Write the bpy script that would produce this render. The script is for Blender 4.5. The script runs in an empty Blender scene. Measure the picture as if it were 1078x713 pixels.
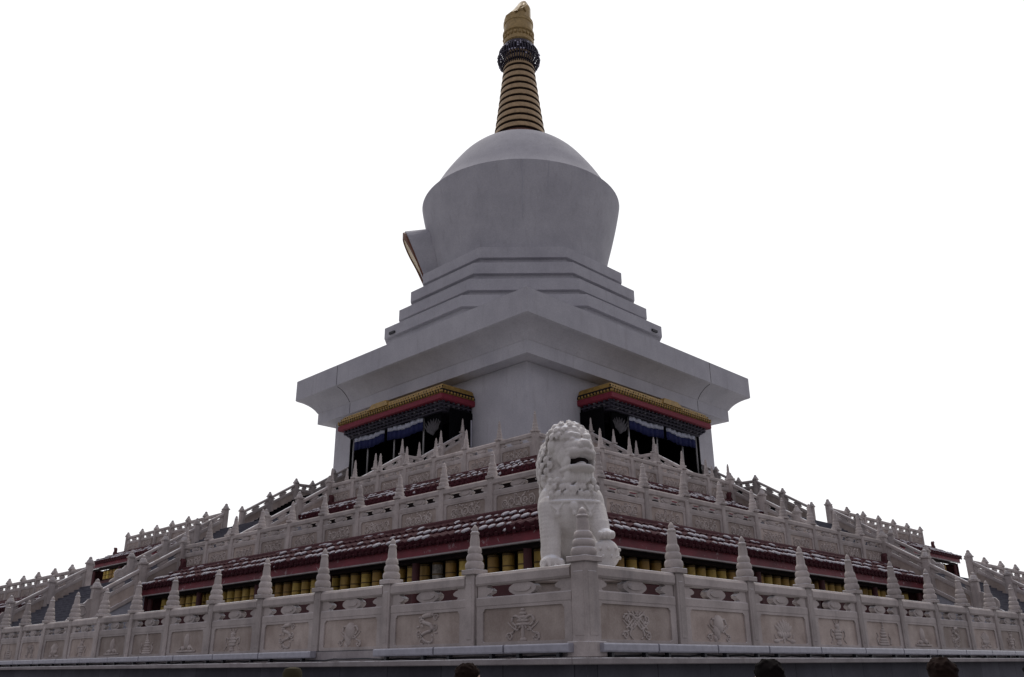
import bpy, bmesh, math, random
from mathutils import Vector, Matrix
random.seed(7)
PI = math.pi
sc = bpy.context.scene
COL = sc.collection
SEEN = {}

# ------------------------------------------------------------------ helpers
class MB:
    def __init__(s): s.v = []; s.f = []; s.m = []
    def add(s, vs, fs, mi=0):
        o = len(s.v); s.v += [tuple(v) for v in vs]
        for f in fs: s.f.append(tuple(i + o for i in f)); s.m.append(mi)
    def box(s, a, b, mi=0, T=None):
        (x0, y0, z0), (x1, y1, z1) = a, b
        vs = [(x, y, z) for z in (z0, z1) for y in (y0, y1) for x in (x0, x1)]
        if T: vs = [T(*v) for v in vs]
        s.add(vs, [(0, 1, 3, 2), (4, 6, 7, 5), (0, 4, 5, 1), (2, 3, 7, 6), (0, 2, 6, 4), (1, 5, 7, 3)], mi)
    def loft(s, rings, mi=0, closed=True, caps=True):
        n = len(rings[0]); vs = [p for r in rings for p in r]; fs = []
        for k in range(len(rings) - 1):
            for i in range(n if closed else n - 1):
                j = (i + 1) % n
                fs.append((k*n + i, k*n + j, (k+1)*n + j, (k+1)*n + i))
        if caps and closed:
            fs.append(tuple(range(n))); fs.append(tuple((len(rings)-1)*n + i for i in range(n)))
        s.add(vs, fs, mi)
    def prism(s, poly, a, b, mi=0):          # poly: function-free list of 3D points, a/b offset vectors
        s.loft([[tuple(Vector(p) + Vector(a)) for p in poly], [tuple(Vector(p) + Vector(b)) for p in poly]], mi)
    def lathe(s, prof, n=16, c=(0, 0, 0), mi=0, sq=0):
        rings = []
        for r, z in prof:
            r = max(r, 1e-4)
            rings.append([(c[0] + r*math.cos(2*PI*i/n + sq), c[1] + r*math.sin(2*PI*i/n + sq), c[2] + z) for i in range(n)])
        s.loft(rings, mi)
    def tube(s, pts, r, n=6, mi=0, flat=None):
        pts = [Vector(p) for p in pts]; rings = []
        for i, p in enumerate(pts):
            d = (pts[min(i+1, len(pts)-1)] - pts[max(i-1, 0)])
            if d.length < 1e-9: d = Vector((0, 0, 1))
            d.normalize()
            a = d.orthogonal().normalized() if flat is None else (Vector(flat) - d*Vector(flat).dot(d)).normalized()
            b = d.cross(a); rr = r[i] if isinstance(r, (list, tuple)) else r
            rings.append([tuple(p + a*rr*math.cos(2*PI*k/n) + b*rr*math.sin(2*PI*k/n)) for k in range(n)])
        s.loft(rings, mi)
    def ball(s, c, r, mi=0, nu=10, nv=6, R=None):
        rx, ry, rz = (r, r, r) if not isinstance(r, (tuple, list)) else r
        rings = []
        for k in range(nv + 1):
            t = -PI/2 + PI*k/nv; cz = math.sin(t); cr = max(math.cos(t), 1e-3)
            ring = [Vector((rx*cr*math.cos(2*PI*i/nu), ry*cr*math.sin(2*PI*i/nu), rz*cz)) for i in range(nu)]
            if R: ring = [R @ q for q in ring]
            rings.append([tuple(Vector(c) + q) for q in ring])
        s.loft(rings, mi)
    def mesh(s, name, mats, smooth=False, bevel=0, auto=None):
        me = bpy.data.meshes.new(name)
        me.from_pydata(s.v, [], s.f)
        for i, x in enumerate(s.m): me.polygons[i].material_index = x
        for m in (mats if isinstance(mats, (list, tuple)) else [mats]): me.materials.append(m)
        bm = bmesh.new(); bm.from_mesh(me)
        bmesh.ops.recalc_face_normals(bm, faces=bm.faces)
        if bevel:
            es = [e for e in bm.edges if len(e.link_faces) == 2 and e.calc_face_angle(0) > .5]
            bmesh.ops.bevel(bm, geom=es, offset=bevel, segments=1, affect='EDGES', clamp_overlap=True)
        if smooth:
            for f in bm.faces: f.smooth = True
            if auto is not None:
                for e in bm.edges:
                    if len(e.link_faces) == 2 and e.calc_face_angle(0) > auto: e.smooth = False
        bm.to_mesh(me); bm.free()
        return me

def put(name, me, parent=None, loc=(0, 0, 0), rz=0.0, label=None, cat=None, group=None, kind=None, scale=None):
    o = bpy.data.objects.new(name, me); COL.objects.link(o)
    o.location = loc; o.rotation_euler = (0, 0, rz)
    if scale: o.scale = scale
    if parent: o.parent = parent
    tag(o, label, cat, group, kind)
    return o
def tag(o, label=None, cat=None, group=None, kind=None):
    if label: o['label'] = label
    if cat: o['category'] = cat
    if group: o['group'] = group
    if kind: o['kind'] = kind
    return o
def thing(name, label, cat, loc=(0, 0, 0), rz=0.0, group=None):
    return put(name, None, None, loc, rz, label, cat, group)

# ------------------------------------------------------------------ materials
def new_mat(name):
    m = bpy.data.materials.new(name); m.use_nodes = True
    nt = m.node_tree; b = nt.nodes['Principled BSDF']
    return m, nt, b
def nz(nt, scale, detail=4, rough=.6, vec=None, dist=0):
    n = nt.nodes.new('ShaderNodeTexNoise'); n.inputs['Scale'].default_value = scale
    n.inputs['Detail'].default_value = detail; n.inputs['Roughness'].default_value = rough
    n.inputs['Distortion'].default_value = dist
    if vec: nt.links.new(vec, n.inputs['Vector'])
    return n
def ramp(nt, fac, stops):
    r = nt.nodes.new('ShaderNodeValToRGB'); cr = r.color_ramp
    while len(cr.elements) < len(stops): cr.elements.new(.5)
    for e, (p, c) in zip(cr.elements, stops):
        e.position = p; e.color = (c[0], c[1], c[2], 1) if isinstance(c, (tuple, list)) else (c, c, c, 1)
    nt.links.new(fac, r.inputs['Fac']); return r
def mix(nt, fac, a, b, mode='MIX'):
    n = nt.nodes.new('ShaderNodeMix'); n.data_type = 'RGBA'; n.blend_type = mode
    for s, v in ((n.inputs[0], fac), (n.inputs[6], a), (n.inputs[7], b)):
        if isinstance(v, (int, float)): s.default_value = v
        elif isinstance(v, (tuple, list)): s.default_value = (v[0], v[1], v[2], 1)
        else: nt.links.new(v, s)
    return n.outputs[2]
def mth(nt, op, a, b=None, clamp=False):
    n = nt.nodes.new('ShaderNodeMath'); n.operation = op; n.use_clamp = clamp
    for s, v in zip(n.inputs, (a, b)):
        if v is None: continue
        if isinstance(v, (int, float)): s.default_value = v
        else: nt.links.new(v, s)
    return n.outputs[0]
def stone(name, c1, c2, rough=.75, bump=.25, scale=6, snow=.0, streak=.0, vary=.15, streakcol=(.12, .11, .11), sscale=1.6):
    m, nt, b = new_mat(name); b.inputs['Specular IOR Level'].default_value = .3
    geo = nt.nodes.new('ShaderNodeNewGeometry'); pos = geo.outputs['Position']
    oi = nt.nodes.new('ShaderNodeObjectInfo')
    n1 = nz(nt, scale*.25, 5, .65, pos); n2 = nz(nt, scale*6, 4, .7, pos)
    r1 = ramp(nt, n1.outputs['Fac'], [(.33, c1), (.68, c2)])
    col = mix(nt, .35, r1.outputs[0], ramp(nt, n2.outputs['Fac'], [(.3, .55), (.7, 1.1)]).outputs[0], 'MULTIPLY')
    rv = mth(nt, 'ADD', mth(nt, 'MULTIPLY', oi.outputs['Random'], 2*vary), 1 - vary)
    cb = nt.nodes.new('ShaderNodeCombineColor')
    for i in range(3): nt.links.new(rv, cb.inputs[i])
    col = mix(nt, 1.0, col, cb.outputs[0], 'MULTIPLY')
    if streak:
        mp = nt.nodes.new('ShaderNodeMapping'); mp.inputs['Scale'].default_value = (1, 1, .12); nt.links.new(pos, mp.inputs[0])
        ns = nz(nt, sscale, 6, .7, mp.outputs[0]); rs = ramp(nt, ns.outputs['Fac'], [(.55, 0.), (.75, 1.)])
        col = mix(nt, mth(nt, 'MULTIPLY', rs.outputs[0], streak), col, streakcol)
    if snow:
        sx = nt.nodes.new('ShaderNodeSeparateXYZ'); nt.links.new(geo.outputs['Normal'], sx.inputs[0])
        up = ramp(nt, sx.outputs['Z'], [(.55, 0.), (.8, 1.)])
        nn = nz(nt, 3.5, 5, .6, pos); rn = ramp(nt, nn.outputs['Fac'], [(.38, 0.), (.5, 1.)])
        col = mix(nt, mth(nt, 'MULTIPLY', mth(nt, 'MULTIPLY', up.outputs[0], rn.outputs[0]), snow), col, (.82, .84, .88))
    nt.links.new(col, b.inputs['Base Color']); b.inputs['Roughness'].default_value = rough
    bp = nt.nodes.new('ShaderNodeBump'); bp.inputs['Strength'].default_value = bump; bp.inputs['Distance'].default_value = .02
    n3 = nz(nt, scale*3, 8, .7, pos); nt.links.new(n3.outputs['Fac'], bp.inputs['Height']); nt.links.new(bp.outputs[0], b.inputs['Normal'])
    return m
def plain(name, c, rough=.6, metal=0, vary=0, noise=.25, scale=5, spec=.5):
    m, nt, b = new_mat(name); b.inputs['Specular IOR Level'].default_value = spec
    geo = nt.nodes.new('ShaderNodeNewGeometry')
    n = nz(nt, scale, 5, .65, geo.outputs['Position'])
    col = mix(nt, noise, c, ramp(nt, n.outputs['Fac'], [(.3, .35), (.7, 1.25)]).outputs[0], 'MULTIPLY')
    if vary:
        oi = nt.nodes.new('ShaderNodeObjectInfo')
        hs = nt.nodes.new('ShaderNodeHueSaturation'); nt.links.new(col, hs.inputs['Color'])
        nt.links.new(mth(nt, 'ADD', mth(nt, 'MULTIPLY', oi.outputs['Random'], 2*vary), 1 - vary), hs.inputs['Value'])
        nt.links.new(mth(nt, 'ADD', mth(nt, 'MULTIPLY', oi.outputs['Random'], .03), .485), hs.inputs['Hue'])
        col = hs.outputs[0]
    nt.links.new(col, b.inputs['Base Color']); b.inputs['Roughness'].default_value = rough; b.inputs['Metallic'].default_value = metal
    return m

M = {}
M['rail'] = stone('pale_marble', (.38, .335, .312), (.56, .50, .468), snow=.8, streak=.6, vary=.12, streakcol=(.2, .18, .18))
M['field'] = stone('pinkish_marble', (.325, .26, .222), (.52, .445, .392), streak=.55, vary=.26, streakcol=(.2, .15, .12))
M['carve'] = stone('carved_marble', (.42, .36, .33), (.60, .535, .495), bump=.3, vary=.08, scale=9)
M['old'] = stone('weathered_marble', (.29, .26, .26), (.42, .385, .38), snow=.6, streak=.6, vary=.14, streakcol=(.15, .13, .13))
M['lion'] = stone('white_marble', (.62, .58, .545), (.78, .745, .705), bump=.4, scale=8, snow=.85, streak=.5, vary=0, streakcol=(.33, .29, .26))
M['mane'] = M['lion']
M['white'] = stone('whitewash', (.43, .425, .455), (.53, .525, .55), rough=.85, bump=.14, scale=1.6, streak=.6, vary=.0, streakcol=(.33, .315, .33), sscale=2.6)
M['plaster'] = stone('grey_plaster', (.42, .43, .48), (.54, .55, .60), rough=.85, bump=.1, scale=2, streak=.4, vary=0, streakcol=(.2, .2, .22))
def brick_joints(m):
    nt = m.node_tree; b = nt.nodes['Principled BSDF']; src = b.inputs['Base Color'].links[0].from_socket
    geo = nt.nodes.new('ShaderNodeNewGeometry'); sx = nt.nodes.new('ShaderNodeSeparateXYZ'); nt.links.new(geo.outputs['Position'], sx.inputs[0])
    cv = nt.nodes.new('ShaderNodeCombineXYZ'); nt.links.new(mth(nt, 'ADD', sx.outputs[0], sx.outputs[1]), cv.inputs[0]); nt.links.new(sx.outputs[2], cv.inputs[1])
    br = nt.nodes.new('ShaderNodeTexBrick'); nt.links.new(cv.outputs[0], br.inputs['Vector'])
    br.inputs['Color1'].default_value = (1, 1, 1, 1); br.inputs['Color2'].default_value = (.62, .62, .66, 1); br.inputs['Mortar'].default_value = (.35, .35, .38, 1)
    br.inputs['Scale'].default_value = 1; br.inputs['Brick Width'].default_value = 1.5; br.inputs['Row Height'].default_value = .8; br.inputs['Mortar Size'].default_value = .012
    nt.links.new(mix(nt, 1.0, src, br.outputs['Color'], 'MULTIPLY'), b.inputs['Base Color'])
M['wall'] = stone('dark_granite', (.075, .075, .095), (.135, .135, .165), rough=.7, bump=.15, scale=3, streak=.5, vary=.1, streakcol=(.06, .06, .075))
brick_joints(M['wall'])
M['steps'] = stone('step_stone', (.09, .09, .11), (.15, .15, .175), rough=.8, bump=.2, snow=.0, vary=.05)
M['paving'] = stone('paving', (.10, .10, .105), (.17, .165, .165), rough=.85, bump=.2, scale=3, vary=0)
M['tile'] = plain('roof_tile', (.055, .011, .017), .75, noise=.6, scale=7, spec=.15)
M['snow'] = plain('snow', (.50, .485, .52), .9, noise=.35, scale=9)
M['ridge'] = plain('ridge_tile', (.10, .035, .04), .7, noise=.5, spec=.2)
M['column'] = plain('dark_red_paint', (.07, .014, .016), .7, noise=.4)
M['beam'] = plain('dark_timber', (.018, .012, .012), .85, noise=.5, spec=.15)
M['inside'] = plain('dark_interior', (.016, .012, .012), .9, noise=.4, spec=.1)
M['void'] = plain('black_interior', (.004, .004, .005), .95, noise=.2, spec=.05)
M['wheel'] = plain('gilded_brass', (.56, .375, .09), .55, .1, vary=.28, noise=.45, scale=6)
M['wheelgrey'] = stone('tarnished_brass', (.16, .15, .13), (.5, .46, .4), scale=30, vary=0)
M['band'] = plain('brass_band', (.16, .10, .03), .5, .2, noise=.4)
M['gold'] = plain('dull_gold', (.43, .30, .12), .5, .2, noise=.55, scale=3)
M['spire'] = plain('spire_gold', (.46, .32, .17), .55, .15, noise=.5, scale=2.5)
M['groove'] = plain('spire_groove', (.05, .028, .024), .7, noise=.4)
M['rust'] = plain('rust_red', (.17, .065, .035), .7, noise=.5)
M['indigo'] = plain('indigo_metal', (.03, .024, .045), .45, .2, noise=.4)
M['bead'] = plain('pale_bead', (.55, .54, .66), .35, .2, noise=.3)
M['magenta'] = plain('crimson_cloth', (.21, .018, .036), .75, noise=.35)
M['canopygold'] = plain('canopy_gold', (.37, .23, .055), .6, .1, noise=.8, scale=5)
M['darkcarve'] = plain('dark_bracket', (.045, .04, .06), .7, noise=.6, scale=9)
M['speck'] = plain('painted_speck', (.17, .16, .175), .7, noise=.6, scale=9)
M['leaf'] = plain('faded_paint', (.10, .095, .10), .8, noise=.8, scale=8)
M['clothwhite'] = plain('white_cloth', (.50, .52, .60), .9, noise=.2)
M['clothblue'] = plain('blue_cloth', (.008, .013, .078), .9, noise=.25)
M['bar'] = plain('grey_metal', (.40, .40, .45), .4, .2, noise=.3, scale=8)
M['black'] = plain('black_metal', (.02, .02, .025), .5, noise=.2)
M['pale'] = plain('pale_pole', (.36, .35, .34), .5, noise=.2)
M['hair'] = plain('dark_hair', (.008, .006, .006), .95, noise=.5, scale=60, spec=.08)
M['hairbrown'] = plain('brown_hair', (.018, .010, .008), .95, noise=.5, scale=60, spec=.08)
M['skin'] = plain('skin', (.50, .31, .23), .55, noise=.12)
M['coat1'] = plain('black_coat', (.02, .02, .025), .8); M['coat2'] = plain('maroon_coat', (.16, .03, .04), .8)
M['coat3'] = plain('navy_coat', (.03, .04, .09), .8); M['coat4'] = plain('olive_coat', (.10, .09, .05), .8)
M['trouser'] = plain('dark_trousers', (.03, .03, .04), .8); M['shoe'] = plain('dark_shoe', (.02, .018, .016), .5)
M['hat'] = plain('khaki_cap', (.05, .042, .025), .9, spec=.1)
def fascia_mat():
    m, nt, b = new_mat('crimson_fascia')
    geo = nt.nodes.new('ShaderNodeNewGeometry')
    n = nz(nt, 3.2, 6, .7, geo.outputs['Position'], .6)
    n2 = nz(nt, 1.1, 4, .6, geo.outputs['Position'])
    base = ramp(nt, n2.outputs['Fac'], [(.3, (.10, .006, .014)), (.7, (.20, .016, .03))])
    col = mix(nt, ramp(nt, n.outputs['Fac'], [(.60, 0.), (.68, .75)]).outputs[0], base.outputs[0], (.5, .42, .43))
    nt.links.new(col, b.inputs['Base Color']); b.inputs['Roughness'].default_value = .6
    return m
M['fascia'] = fascia_mat()

# ------------------------------------------------------------------ dimensions (metres; z = 0 is the lower terrace floor)
GROUND = -1.92
MID = 36.9           # stupa axis
BAY = 2.337
STEPD, STEPH = 7.8, 3.95
HW = 5.85            # half width of the stairs
def TL(d, l, z): return (d, l, z)
def TR(d, l, z): return (l, d, z)
SIDES = {'left': (TL, PI/2), 'right': (TR, PI)}
SLOPE = .62

# ------------------------------------------------------------------ shared meshes: balustrade kit
FIN = [(.15, 0), (.168, .01), (.18, .035), (.186, .06), (.18, .10), (.162, .13), (.150, .14), (.147, .15), (.158, .165), (.162, .19), (.156, .23), (.138, .262), (.126, .27),
       (.124, .28), (.134, .295), (.136, .32), (.126, .365), (.110, .39), (.099, .40), (.096, .42), (.094, .50), (.084, .57), (.076, .605), (.086, .615), (.088, .64), (.076, .655),
       (.058, .665), (.062, .69), (.054, .725), (.03, .76), (.008, .785)]
def post_mesh(w, h, foot=False):
    a = w/2; b = MB()
    if foot: b.box((-.21, -.21, -.195), (.21, .21, .02))
    b.box((-a, -a, 0), (a, a, h - .087)); b.box((-a-.05, -a-.05, h-.085), (a+.05, a+.05, h-.0))
    for sx in (-1, 1):                                     # shallow face panels
        b.box((sx*a - .008, -a+.05, .1), (sx*a + .008, a-.05, h-.22)); b.box((-a+.05, sx*a - .008, .1), (a-.05, sx*a + .008, h-.22))
    return b.mesh('post', M['rail'], bevel=.009)
POST = post_mesh(.225, 1.24); CPOST = post_mesh(.30, 1.25, True); SPOST = post_mesh(.30, 1.42)
def fin_mesh(k=1, kz=1, mat='rail'):
    b = MB(); b.lathe([(r*k, z*kz) for r, z in FIN], 18)
    return b.mesh('finial', M[mat], smooth=True, auto=.9)
FINIAL = fin_mesh(.9); CFIN = fin_mesh(1.12, 1.0); SFIN = fin_mesh(1.05, .42); LFIN = fin_mesh(.95, .36); TFIN = fin_mesh(.72, 1.12)

def cloud(w, h):                                           # outline of the little cloud vase between the rails
    pts = []
    for i in range(28):
        t = 2*PI*i/28
        r = 1 - .16*abs(math.sin(2*t))**2
        x = w/2*math.copysign(abs(math.cos(t))**.7, math.cos(t))*r; z = h/2*math.copysign(abs(math.sin(t))**.8, math.sin(t))
        pts.append((x, z))
    return pts
def bay_mesh(L, sh=0.0, plain_frieze=False):
    """one balustrade bay: handrail, open frieze with cloud vase, middle rail, panel with sunken field. local x along, y outward"""
    S = lambda v: (v[0], v[1], v[2] + sh*v[0])
    b = MB(); h = L/2
    def bx(a, c, mi=0): b.box(a, c, mi, T=lambda x, y, z: S((x, y, z)))
    def rail(prof):                                         # extruded along x with many segments so that bevels stay slight
        b.loft([[S((x, y, z)) for y, z in prof] for x in (-h, -h*.33, h*.33, h)])
    rail([(-.085, .955), (.085, .955), (.11, .985), (.11, 1.10), (.085, 1.145), (.03, 1.158), (-.03, 1.158), (-.085, 1.145), (-.11, 1.10), (-.11, .985)])
    rail([(-.075, .615), (.075, .615), (.085, .63), (.085, .745), (.07, .765), (-.07, .765), (-.085, .745), (-.085, .63)])
    # frieze pieces
    def slab(poly, t, mi=0):
        b.loft([[S((x, -t, z)) for x, z in poly], [S((x, -t*.75, z*1.0)) for x, z in poly], [S((x, t*.75, z)) for x, z in poly], [S((x*1.0, t, z)) for x, z in poly]], mi)
    fz = .86
    slab([(x, fz + z) for x, z in cloud(min(.62, L*.3), .205)], .065)
    slab([(x, fz + z) for x, z in cloud(min(.40, L*.2), .10)], .082)
    e = min(.36, L*.17)
    for s in (-1, 1):
        slab([(s*(h - .004), .760), (s*(h - e*.75), .760), (s*(h - e*.62), .80), (s*(h - e*.95), .835), (s*(h - e), .87), (s*(h - e*.8), .91), (s*(h - e*.6), .925), (s*(h - e*.7), .96), (s*(h - .004), .96)], .055)
    # panel: core + frame ring front and back
    bx((-h, -.048, 0), (h, .048, .62), 1)
    mx, c = min(.15, L*.075), .05
    x0, x1, z0, z1 = -h + mx, h - mx, .055, .575
    inner = [(x0, z0 + c*.3), (x0 + c*.3, z0), (x1 - c*.3, z0), (x1, z0 + c*.3), (x1, z1 - c), (x1 - c*.35, z1 - c*.8), (x1 - c, z1), (x0 + c, z1), (x0 + c*.35, z1 - c*.8), (x0, z1 - c)]
    outer = [(-h, .02), (-h + .02, 0), (h - .02, 0), (h, .02), (h, .60), (h - .005, .612), (h - .02, .618), (-h + .02, .618), (-h + .005, .612), (-h, .60)]
    for s in (-1, 1):
        n = len(inner); vs = []
        for poly, y in ((outer, .046), (outer, .078), (inner, .078), (inner, .046)): vs += [S((x, s*y, z)) for x, z in poly]
        fs = []
        for k in range(3):
            for i in range(n):
                j = (i + 1) % n; fs.append((k*n + i, k*n + j, (k+1)*n + j, (k+1)*n + i))
        b.add(vs, fs, 0)
    return b.mesh('panel', [M['rail'], M['field']])

def relief_mesh(kind, seed=0):
    rnd = random.Random(seed); b = MB(); Y = .048
    def curve(pts, r0, r1=None, n=26):
        ps = [Vector((x, Y + .004, z)) for x, z in pts]; out = []
        for i in range(len(ps) - 1):                       # Catmull-Rom
            p0 = ps[max(i-1, 0)]; p1 = ps[i]; p2 = ps[i+1]; p3 = ps[min(i+2, len(ps)-1)]
            for k in range(5):
                t = k/5
                out.append(.5*((2*p1) + (p2 - p0)*t + (2*p0 - 5*p1 + 4*p2 - p3)*t*t + (3*p1 - p0 - 3*p2 + p3)*t**3))
        out.append(ps[-1]); N = len(out)
        r1 = r0*.45 if r1 is None else r1
        b.tube(out, [r0 + (r1 - r0)*i/(N-1) for i in range(N)], 6)
    def blob(x, z, rx, rz, ry=.028, a=0): b.ball((x, Y, z), (rx, ry, rz), nu=12, nv=6, R=Matrix.Rotation(a, 3, 'Y'))
    def curl(x, z, r, s, a0=0, turns=1.3, w=.016):
        pts = []
        for i in range(12):
            t = i/11; rr = r*(1 - .8*t); a = a0 + s*turns*2*PI*t
            pts.append((x + rr*math.cos(a), z + rr*math.sin(a)))
        curve(pts, w, w*.6)
    def ribbons():
        for s in (-1, 1):
            curve([(s*.02, .36), (s*.14, .42), (s*.20, .34), (s*.12, .27), (s*.18, .19), (s*.28, .17), (s*.25, .10)], .022)
            curve([(s*.03, .30), (s*.09, .22), (s*.2, .27), (s*.27, .33)], .018)
            curl(s*.24, .13, .06, s)
    if kind == 'parasol':
        ribbons()
        for k in range(5): blob((k-2)*.0, .50 - k*.05, .045 + .025*k, .028)
        b.ball((0, Y, .2), (.028, .03, .16)); blob(0, .09, .06, .035)
    elif kind == 'conch':
        ribbons(); blob(.0, .34, .13, .15, .05, .3); blob(.06, .22, .08, .13, .04, .4); curl(-.03, .38, .09, 1, 1, 1.6); blob(.1, .11, .04, .07, .03, .5)
    elif kind == 'vase':
        for z, r in ((.09, .09), (.13, .06), (.2, .13), (.26, .15), (.32, .12), (.37, .06), (.41, .09)): blob(0, z, r, .045, .045)
        for s in (-1, 0, 1): curve([(0, .42), (s*.08, .47), (s*.13, .53)], .02)
        for s in (-1, 1): curve([(s*.14, .3), (s*.23, .34), (s*.26, .25), (s*.2, .18), (s*.29, .1)], .02)
    elif kind == 'lotus':
        for k in range(-3, 4): blob(k*.055, .30 + .02*(3 - abs(k)), .04, .13, .04 - .004*abs(k), k*.32)
        for k in range(-2, 3): blob(k*.075, .22, .045, .07, .04, k*.5)
        for s in (-1, 1): curve([(0, .2), (s*.1, .13), (s*.24, .14), (s*.3, .22)], .022); blob(s*.25, .11, .1, .035)
        curve([(0, .2), (.02, .1), (0, .06)], .02, .02)
    elif kind == 'knot':
        for k in (-1, 0, 1):
            curve([(-.15 + .07*k, .22 + .0), (.0 + .07*k, .36), (.10 + .07*k, .46)], .016, .016)
            curve([(.15 + .07*k, .22 + .0), (.0 + .07*k, .36), (-.10 + .07*k, .46)], .016, .016)
        for s in (-1, 1): curl(s*.2, .36, .07, s, 0); curve([(s*.1, .24), (s*.15, .14), (s*.08, .08)], .02)
        ribbons()
    elif kind == 'dragon':
        curve([(-.1, .52), (.06, .5), (.09, .42), (-.06, .37), (-.12, .29), (.03, .25), (.12, .2), (.03, .12), (-.1, .1), (-.13, .16)], .042, .016)
        blob(-.1, .53, .055, .04)
        for x, z, s in ((.14, .44, 1), (-.17, .33, -1), (.17, .24, 1), (-.02, .07, -1), (-.19, .47, -1), (.11, .12, 1)): curl(x, z, .055, s, rnd.random()*6)
        for x, z in ((.1, .35), (-.12, .2), (.2, .34), (-.2, .24)): blob(x, z, .035, .02, .025, rnd.random()*3)
    elif kind == 'disc':
        blob(0, .32, .12, .17, .04); blob(0, .32, .085, .13, .05); blob(-.14, .18, .08, .06, .04); blob(.12, .17, .09, .05, .04)
        b.box((-.42, Y, .085), (.40, Y + .02, .125)); curve([(-.3, .13), (-.2, .2), (-.1, .16)], .02); curve([(.3, .13), (.2, .2), (.1, .16)], .02)
    elif kind == 'stupa':
        for z, r in ((.1, .25), (.15, .21), (.20, .17), (.27, .15), (.33, .14), (.38, .09), (.43, .045), (.48, .03), (.53, .018)): blob(0, z, r, .035, .035)
        for s in (-1, 1): curve([(s*.26, .1), (s*.3, .2), (s*.24, .27), (s*.29, .33)], .022)
    else:                                                   # scroll: all-over foliage
        for i, x in enumerate((-.55, -.27, 0, .27, .55)):
            z = .31 + rnd.uniform(-.04, .04); sg = rnd.choice((-1, 1))
            curl(x, z, rnd.uniform(.13, .17), sg, rnd.random()*6, 1.6, .026)
            curl(x + rnd.uniform(-.1, .1), z + rnd.choice((-1, 1))*.14, rnd.uniform(.06, .08), -sg, rnd.random()*6, 1.3, .02)
        for i in range(26): blob(rnd.uniform(-.68, .68), rnd.uniform(.1, .54), rnd.uniform(.03, .07), rnd.uniform(.015, .035), .026, rnd.random()*3)
    return b.mesh('carving', M['carve'], smooth=True)
KINDS = ['parasol', 'dragon', 'conch', 'vase', 'disc', 'stupa', 'knot', 'lotus']
RELIEF = {k: relief_mesh(k, i) for i, k in enumerate(KINDS)}
SCROLL = [relief_mesh('scroll', 100 + i) for i in range(5)]
_bays = {}
def bay(L, sh=0.0):
    k = (round(L, 3), round(sh, 3))
    if k not in _bays: _bays[k] = bay_mesh(*k)
    return _bays[k]

def balustrade(side, d, z, l0, l1, label, group, corner=False, kinds=None, fin=None, post0=True, n=None):
    T, rz = SIDES[side]; fin = fin or FINIAL
    root = thing('stone_balustrade', label, 'balustrade', T(d, l0, z), 0, group)
    base = Vector(T(d, l0, z))
    rel = lambda l, zz=0: Vector(T(d, l, z + zz)) - base
    n = n or max(1, round((l1 - l0)/BAY)); s = (l1 - l0)/n
    wp = .225
    for k in range(n + 1):
        if k == 0 and not post0: continue
        first = corner and k == 0
        p = put('post', CPOST if first else POST, root, rel(l0 + s*k - (.14 if first and z == 0 else 0)), rz)
        put('finial', CFIN if first else fin, p, (0, 0, 1.25 if first else 1.24), random.random()*6, scale=(1, 1, random.uniform(.95, 1.05))); p.rotation_euler.x = random.gauss(0, .005); p.rotation_euler.y = random.gauss(0, .005)
    for k in range(n):
        ex = .10 if corner and k == 0 and z == 0 else (.12 if k == 0 and not post0 and z == 0 else 0)
        pa = put('panel', bay(s - wp - (.036 if z == 0 else -.02) + (ex - .06 if ex else 0)), root, rel(l0 + s*(k + .5) - (ex - .02)/2 if ex else l0 + s*(k + .5)), rz)
        if kinds == 'scroll':
            r = put('carving', SCROLL[(k*2 + (side == 'right')) % 5], pa); f = min(1, (s - .55)/1.5); r.scale = (f, 1, 1)
        elif kinds:
            put('carving', RELIEF[kinds[k % len(kinds)]], pa, scale=(1.25, 1.1, 1.1), loc=(0, -.004, -.02))
    return root

def sloped_balustrade(side, l, dtop, ztop, dpts, label, group, drum=True, fin=None):
    """runs outward and down from (dtop, ztop) in the plane l; dpts = post positions"""
    T, rz = SIDES[side]; fin = fin or SFIN
    zf = lambda d: ztop - SLOPE*(dtop - d)
    base = Vector(T(dpts[0], l, zf(dpts[0])))
    root = thing('stair_balustrade', label, 'balustrade', base, 0, group)
    rel = lambda d, dz=0: Vector(T(d, l, zf(d) + dz)) - base
    rr = 0 if side == 'left' else PI/2                      # local +x = +d
    for i, d in enumerate(dpts):
        p = put('post', SPOST, root, rel(d, -.06), rz)
        put('finial', fin, p, (0, 0, 1.42))
    for a, c in zip(dpts, dpts[1:]):
        put('panel', bay(c - a - .28, SLOPE), root, rel((a + c)/2), rr)
    if drum:                                                # carved drum stone that ends the rail
        b = MB(); d0 = dpts[0] - .15
        pts = [(0, 0), (0, .95), (-.12, .93), (-.2, .82), (-.28, .74), (-.42, .72), (-.58, .66), (-.68, .52), (-.68, .34), (-.62, .22), (-.74, .16), (-.86, .06), (-.9, -.05), (-.88, -.55)]
        poly = [(x, zz if zz > .1 or x > -.05 else zz + SLOPE*x*.0) for x, zz in pts]
        r2 = [tuple(Vector(T(d0 + x, l - .085, zf(d0) + zz)) - base) for x, zz in poly]
        r3 = [tuple(Vector(T(d0 + x, l + .085, zf(d0) + zz)) - base) for x, zz in poly]
        b.loft([r2, r3])
        for s in (-1, 1):
            ring = [Vector(T(d0 - .36 + .2*math.cos(2*PI*k/18), l + s*.1, zf(d0) + .44 + .2*math.sin(2*PI*k/18))) - base for k in range(19)]
            b.tube(ring, .03, 6)
        put('drum_stone', b.mesh('drum_stone', M['rail'], bevel=.01), root)
    return root

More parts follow.
